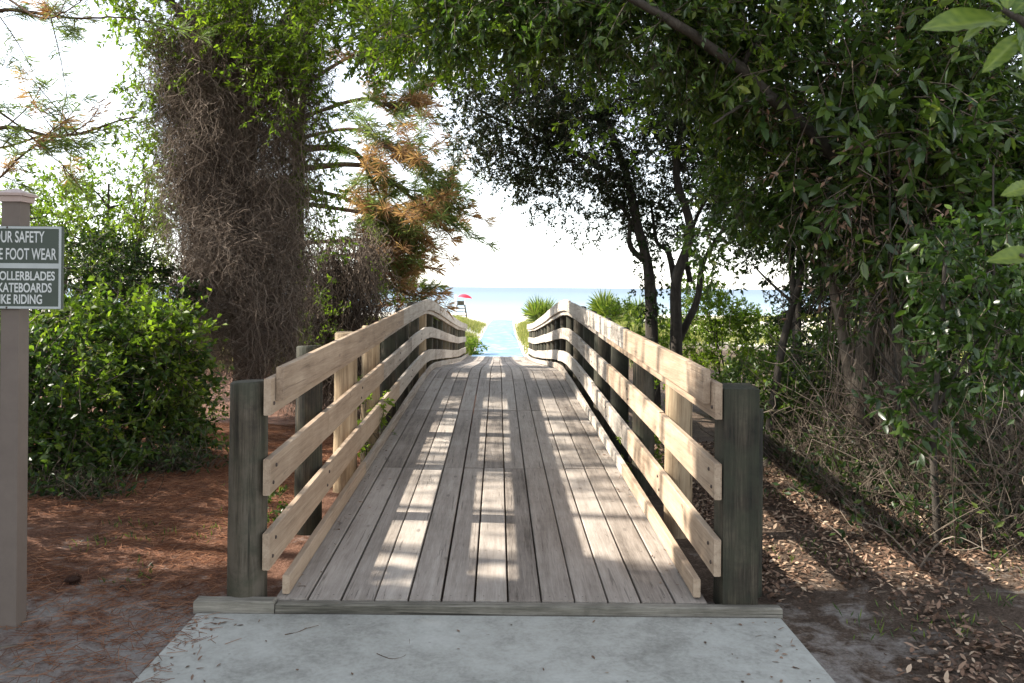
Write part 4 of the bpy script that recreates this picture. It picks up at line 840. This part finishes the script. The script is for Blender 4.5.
# --- palmettos
def palmetto(label, px, py, Y, rr, n_fr=16):
    c0 = at(px, py, Y); base = (c0[0], Y, gz(c0[0], Y)); t = tree('saw_palmetto', label, 'palmetto', base, 'saw palmettos beyond the bridge'); sb = MB(); fb = MB()
    for k in range(n_fr):
        az = k * 2.4 + rng.uniform(-.3, .3); el = rng.uniform(.35, 1.45); dr = np.array([math.cos(az) * math.cos(el), math.sin(az) * math.cos(el), math.sin(el)])
        b0 = np.array(base) + [0, 0, .02]; hub = c0 - [0, 0, rr * .45] + dr * rr * rng.uniform(.05, .55); path(sb, [b0, b0 * .4 + hub * .6 + [0, 0, .05], hub], .012, .007, 5)
        m_ = 18; an = np.linspace(-1.25, 1.25, m_); u = unit(np.cross(dr, rvec(1)[0])); v = np.cross(u, dr)
        ld = np.cos(an)[:, None] * dr + np.sin(an)[:, None] * u + rng.normal(0, .05, (m_, 3)); ln = rr * rng.uniform(.65, .95) * (1 - .12 * np.abs(an))
        leaves(fb, np.tile(hub, (m_, 1)), ld, np.tile(v, (m_, 1)) + rng.normal(0, .25, (m_, 3)), ln, rr * .06, np.clip(rng.normal(.55, .25, m_), 0, 1))
    sb.build('stem', M['palm'], t); fb.build('frond', M['palm'], t)
palmetto('yellow-green saw palmetto left of the right railing, by the sand path', 540, 312, 29, .85, 20)
palmetto('saw palmetto poking above the crest of the right railing', 607, 306, 22, .78, 18)
palmetto('smaller saw palmetto just right of the one above the railing crest', 640, 312, 24, .8, 14)

# --- dune grass (stuff)
mb = MB(); n_ = 30000
gx = np.concatenate([rng.normal(0, 5, n_), rng.uniform(-35, 35, n_)]); gy = np.concatenate([rng.uniform(33, 75, n_), rng.uniform(24, 85, n_)]); n_ = len(gx)
off = np.abs(gx - path_x(gy)); ok = (off > 1.25 + rng.random(n_) * .7) & (field(np.stack([gx, gy, gx * 0], -1), .25) + rng.normal(0, .4, n_) > -.6) & (gy < 66 + rng.normal(0, 8, n_)) & ~((off < 1.95) & (gy < 34))
gx, gy = gx[ok], gy[ok]; k = 5; gx = np.repeat(gx, k) + rng.normal(0, .10, len(gx) * k); gy = np.repeat(gy, k) + rng.normal(0, .10, len(gy) * k); n_ = len(gx)
P = np.stack([gx, gy, ground_z(gx, gy) - .02], -1); D = unit(rvec(n_) * .6 + [.1, 0, .9]); leaves(mb, P, D, rvec(n_), rng.uniform(.25, .6, n_), .034, rng.random(n_))
tag(mb.build('dune_grass', M['dune_grass']), kind='stuff')
for px, Y, h, lab in ((700, 34, 16, 'rounded dune bush behind the twin-stemmed oak'), (420, 30, 16, 'green dune bush beyond the left railing crest'), (462, 36, 13, 'low green dune bush left of the blue mat'), (390, 26, 20, 'dune bush partly hidden by the pine tip'), (770, 40, 12, 'far pale dune bush between sapling and shrub')):
    c0 = gbase(px, Y); rr = h * Y / F
    bushy('dune_bush', lab, 'bush', c0, [((c0[0], Y, c0[2] + rr * .6), (rr * 1.3, rr * 1.2, rr * .8)), ((c0[0] + rr, Y + .4, c0[2] + rr * .4), (rr, rr, rr * .6))], 220, 12, .3, .1, .05, 'leaf_bright', 2, .02, gap=-1, shell=.4)

# ---------------------------------------------------------------- things on the beach
Yb = 95; bx = (461 - VX) * Yb / F; zb = gz(bx, Yb)
t = empty('lifeguard_stand', (bx, Yb, zb), 'grey timber lifeguard stand on the far beach under a red umbrella', 'lifeguard stand')
for sxn in (-1, 1):
    for syn in (-1, 1):
        s_ = MB(); s_.tube([(bx + sxn * .75, Yb + syn * .7, zb - .2), (bx + sxn * .45, Yb + syn * .4, zb + 1.5)], .06, 8); s_.build('leg', M['post'], t)
s_ = MB(); s_.box((bx - .46, Yb - .5, zb + 1.5), (bx + .46, Yb + .5, zb + 1.56)); s_.build('seat', M['post'], t)
s_ = MB(); s_.box((bx - .4, Yb - .5, zb + 1.561), (bx + .4, Yb - .44, zb + 2.0)); s_.build('backrest', M['post'], t)
for k in range(3):
    s_ = MB(); s_.box((bx - .68 + k * .08, Yb - .78 + k * .09, zb + .3 + k * .4), (bx + .68 - k * .08, Yb - .72 + k * .09, zb + .38 + k * .4)); s_.build('rung', M['post'], t)
ux = bx + .35
t = empty('beach_umbrella', (ux, Yb + .62, zb), 'red beach umbrella rising from the lifeguard stand', 'umbrella')
s_ = MB(); s_.tube([(ux, Yb + .62, zb - .2), (ux + .1, Yb + .62, zb + 2.75)], .03, 8); s_.build('pole', M['white_paint'], t)
s_ = MB(); V = []
for i, (r_, z_) in enumerate(((0.02, .42), (.35, .36), (.65, .22), (.85, .02))):
    for a in range(16):
        rr = r_ * (1 - .05 * (a % 2)); V.append((ux + .1 + rr * math.cos(a * math.pi / 8), Yb + .62 + rr * math.sin(a * math.pi / 8), zb + 2.35 + z_ + .12 * math.cos(a * math.pi / 8) * -r_))
s_.add(V, [[i * 16 + a, i * 16 + (a + 1) % 16, i * 16 + 16 + (a + 1) % 16, i * 16 + 16 + a] for i in range(3) for a in range(16)], .5, 0, True); c_ = s_.build('canopy', M['red_fabric'], t)
so_ = c_.modifiers.new('s', 'SOLIDIFY'); so_.thickness = .01
bx = (455.5 - VX) * 92 / F; zb = gz(bx, 92)
t = empty('marker_post', (bx, 92, zb), 'tall white post standing left of the lifeguard stand', 'post')
s_ = MB(); eased(s_, (bx - .11, 91.89, zb - .2), (bx + .11, 92.11, zb + 2.6), .03); s_.build('post', M['white_paint'], t)
s_ = MB(); s_.box((bx - .15, 91.85, zb + 2.601), (bx + .15, 92.15, zb + 2.66)); s_.build('post_cap', M['white_paint'], t)

# ---------------------------------------------------------------- litter on the ground (stuff)
mb = MB(); n_ = 70000
x = -1.62 - rng.random(n_) ** 1.2 * 5.4; y = 2.4 + rng.random(n_) * 11
ok = (field(np.stack([x, y, x * 0], -1), 1.6) + rng.normal(0, .5, n_) + np.clip((y - 5.2) * .5, -.9, 1.2) > -.25); x, y = x[ok], y[ok]; n_ = len(x)
a = rng.uniform(0, 6.28, n_); ln = rng.uniform(.05, .15, n_); z = ground_z(x, y) + rng.uniform(.004, .02, n_)
A = np.stack([x, y, z], -1); B = A + np.stack([np.cos(a) * ln, np.sin(a) * ln, rng.uniform(-.004, .012, n_)], -1); rods(mb, A, B, .0019, .0012, rng.random(n_))
n_ = 110; x = -1.63 + np.abs(rng.normal(0, .13, n_)); y = rng.uniform(2.5, 4.44, n_); a = rng.uniform(0, 6.28, n_); ln = rng.uniform(.04, .12, n_)
A = np.stack([x, y, np.full(n_, -.047)], -1); B = A + np.stack([np.abs(np.cos(a)) * ln, np.sin(a) * ln, np.full(n_, .003)], -1); B[:, 1] = np.minimum(B[:, 1], 4.46); rods(mb, A, B, .0015, .001, rng.random(n_))
tag(mb.build('pine_straw', M['fallen_needle']), kind='stuff')
mb = MB(); n_ = 52000
x = 1.58 + rng.random(n_) ** 1.3 * 5; y = 3.2 + rng.random(n_) ** .9 * 8; P = np.stack([x, y, ground_z(x, y) + rng.uniform(.004, .03, n_)], -1)
ok = (field(P * [1, 1, 0], 2.0) + rng.normal(0, .5, n_) + np.clip((y - 4.6) * .8, -.3, 1) > -.2); P = P[ok]; n_ = len(P)
leaves(mb, P, unit(rvec(n_) * [1, 1, .35]), unit(rvec(n_) * .5 + [0, 0, 1]), rng.uniform(.02, .066, n_), rng.uniform(.010, .026, n_), rng.random(n_) ** 1.5, 0, True)
n_ = 140; a = np.abs(rng.normal(0, .16, n_)); x = np.where(rng.random(n_) < .5, -1.62 + a, 1.52 - a); y = rng.uniform(2.6, 4.4, n_)
leaves(mb, np.stack([x, y, np.full(n_, -.046)], -1), unit(rvec(n_) * [1, 1, .1]), unit(rvec(n_) * .25 + [0, 0, 1]), rng.uniform(.01, .06, n_), rng.uniform(.006, .016, n_), rng.random(n_) * .7, 0, True)
n_ = 60; x = rng.uniform(-1.55, 1.5, n_); y = rng.uniform(2.6, 4.37, n_)
leaves(mb, np.stack([x, y, np.full(n_, -.046)], -1), unit(rvec(n_) * [1, 1, .1]), unit(rvec(n_) * .25 + [0, 0, 1]), rng.uniform(.008, .04, n_), rng.uniform(.006, .016, n_), rng.random(n_) * .6, 0, True)
n_ = 300; sd = rng.choice([-1, 1], n_); x = CX + sd * (1.16 - np.abs(rng.normal(0, .12, n_))); y = rng.uniform(4.7, 15, n_); z = np.array([deck_z(v_) for v_ in y]) + .006
leaves(mb, np.stack([x, y, z], -1), unit(rvec(n_) * [1, 1, .1]), unit(rvec(n_) * .3 + [0, 0, 1]), rng.uniform(.012, .045, n_), rng.uniform(.006, .018, n_), rng.random(n_) * .7, 0, True)
tag(mb.build('leaf_litter', M['dead_leaf']), kind='stuff')
mb = MB(); n_ = 500; x = np.concatenate([rng.uniform(1.8, 3.6, 300), rng.uniform(-3.6, -1.7, 200)]); y = rng.uniform(4.2, 9, n_)
cl = field(np.stack([x, y, x * 0], -1), 3) > .45; x, y = np.repeat(x[cl], 7), np.repeat(y[cl], 7); n_ = len(x); x = x + rng.normal(0, .05, n_); y = y + rng.normal(0, .05, n_)
leaves(mb, np.stack([x, y, ground_z(x, y)], -1), unit(rvec(n_) * .6 + [0, 0, .8]), rvec(n_), rng.uniform(.03, .08, n_), .008, rng.random(n_))
tag(mb.build('weed_grass', M['leaf_bush']), kind='stuff')

# fallen twigs, a pine cone, a flat piece of bark
def cone(px, py, label):
    Y = F * (EYE + .06) / (py - HY); x = (px - VX) * Y / F; z = gz(x, Y)
    o = MB(); c_ = np.array([x, Y, z + .028]); ax = unit(np.array([1, .3, .1]))
    n_ = 90; tt = np.linspace(-1, 1, n_); an = np.arange(n_) * 2.4; u = unit(np.cross(ax, [0, 0, 1.])); v = np.cross(ax, u); rad = .026 * np.sqrt(np.clip(1 - tt ** 2 * .9, 0, 1))
    o.tube([c_ + ax * t_ * .045 for t_ in np.linspace(-1, 1, 7)], [.006, .014, .018, .019, .017, .012, .004], 10, .3)
    rd = np.cos(an)[:, None] * u + np.sin(an)[:, None] * v
    leaves(o, c_ + ax * (tt * .045)[:, None] + rd * (rad * .5)[:, None], rd + ax * .5, np.tile(ax, (n_, 1)), rad * .9 + .006, .016, rng.random(n_), 0, True)
    tag(o.build('pine_cone', M['cone']), label, 'pine cone')
cone(75, 590, 'brown pine cone lying on the pine straw left of the walk')
def stick(pts, r, label, mat='pale_bark'):
    o = MB(); Q = []
    for px, py, zz in pts: Y = F * (EYE - zz) / (py - HY); Q.append(((px - VX) * Y / F, Y, zz + r))
    path(o, Q, r, r * .5, 7, wig=.008); tag(o.build('fallen_stick', M[mat]), label, 'stick')
stick([(-30, 662, -.06), (10, 655, -.055), (42, 652, -.06)], .014, 'short pale stick lying at the foot of the sign post')
stick([(0, 683, -.06), (18, 676, -.05), (30, 672, -.06)], .010, 'small bleached stick in the very bottom left corner')
stick([(118, 598, -.06), (126, 590, -.05), (134, 600, -.06)], .005, 'thin dark twig on sandy pine straw near the walk', 'oak_bark')
stick([(288, 637, -.05), (300, 634, -.05), (319, 629, -.05)], .0025, 'hair-thin twig lying slantwise on the left of the concrete', 'pine_bark')
stick([(380, 655, -.05), (395, 660, -.05), (410, 655, -.05), (412, 640, -.05)], .002, 'curved thin twig in the middle of the concrete', 'pine_bark')
stick([(402, 574, .0), (412, 578, .0), (424, 580, .0)], .0025, 'thin reddish twig on the near deck planks', 'pine_bark')
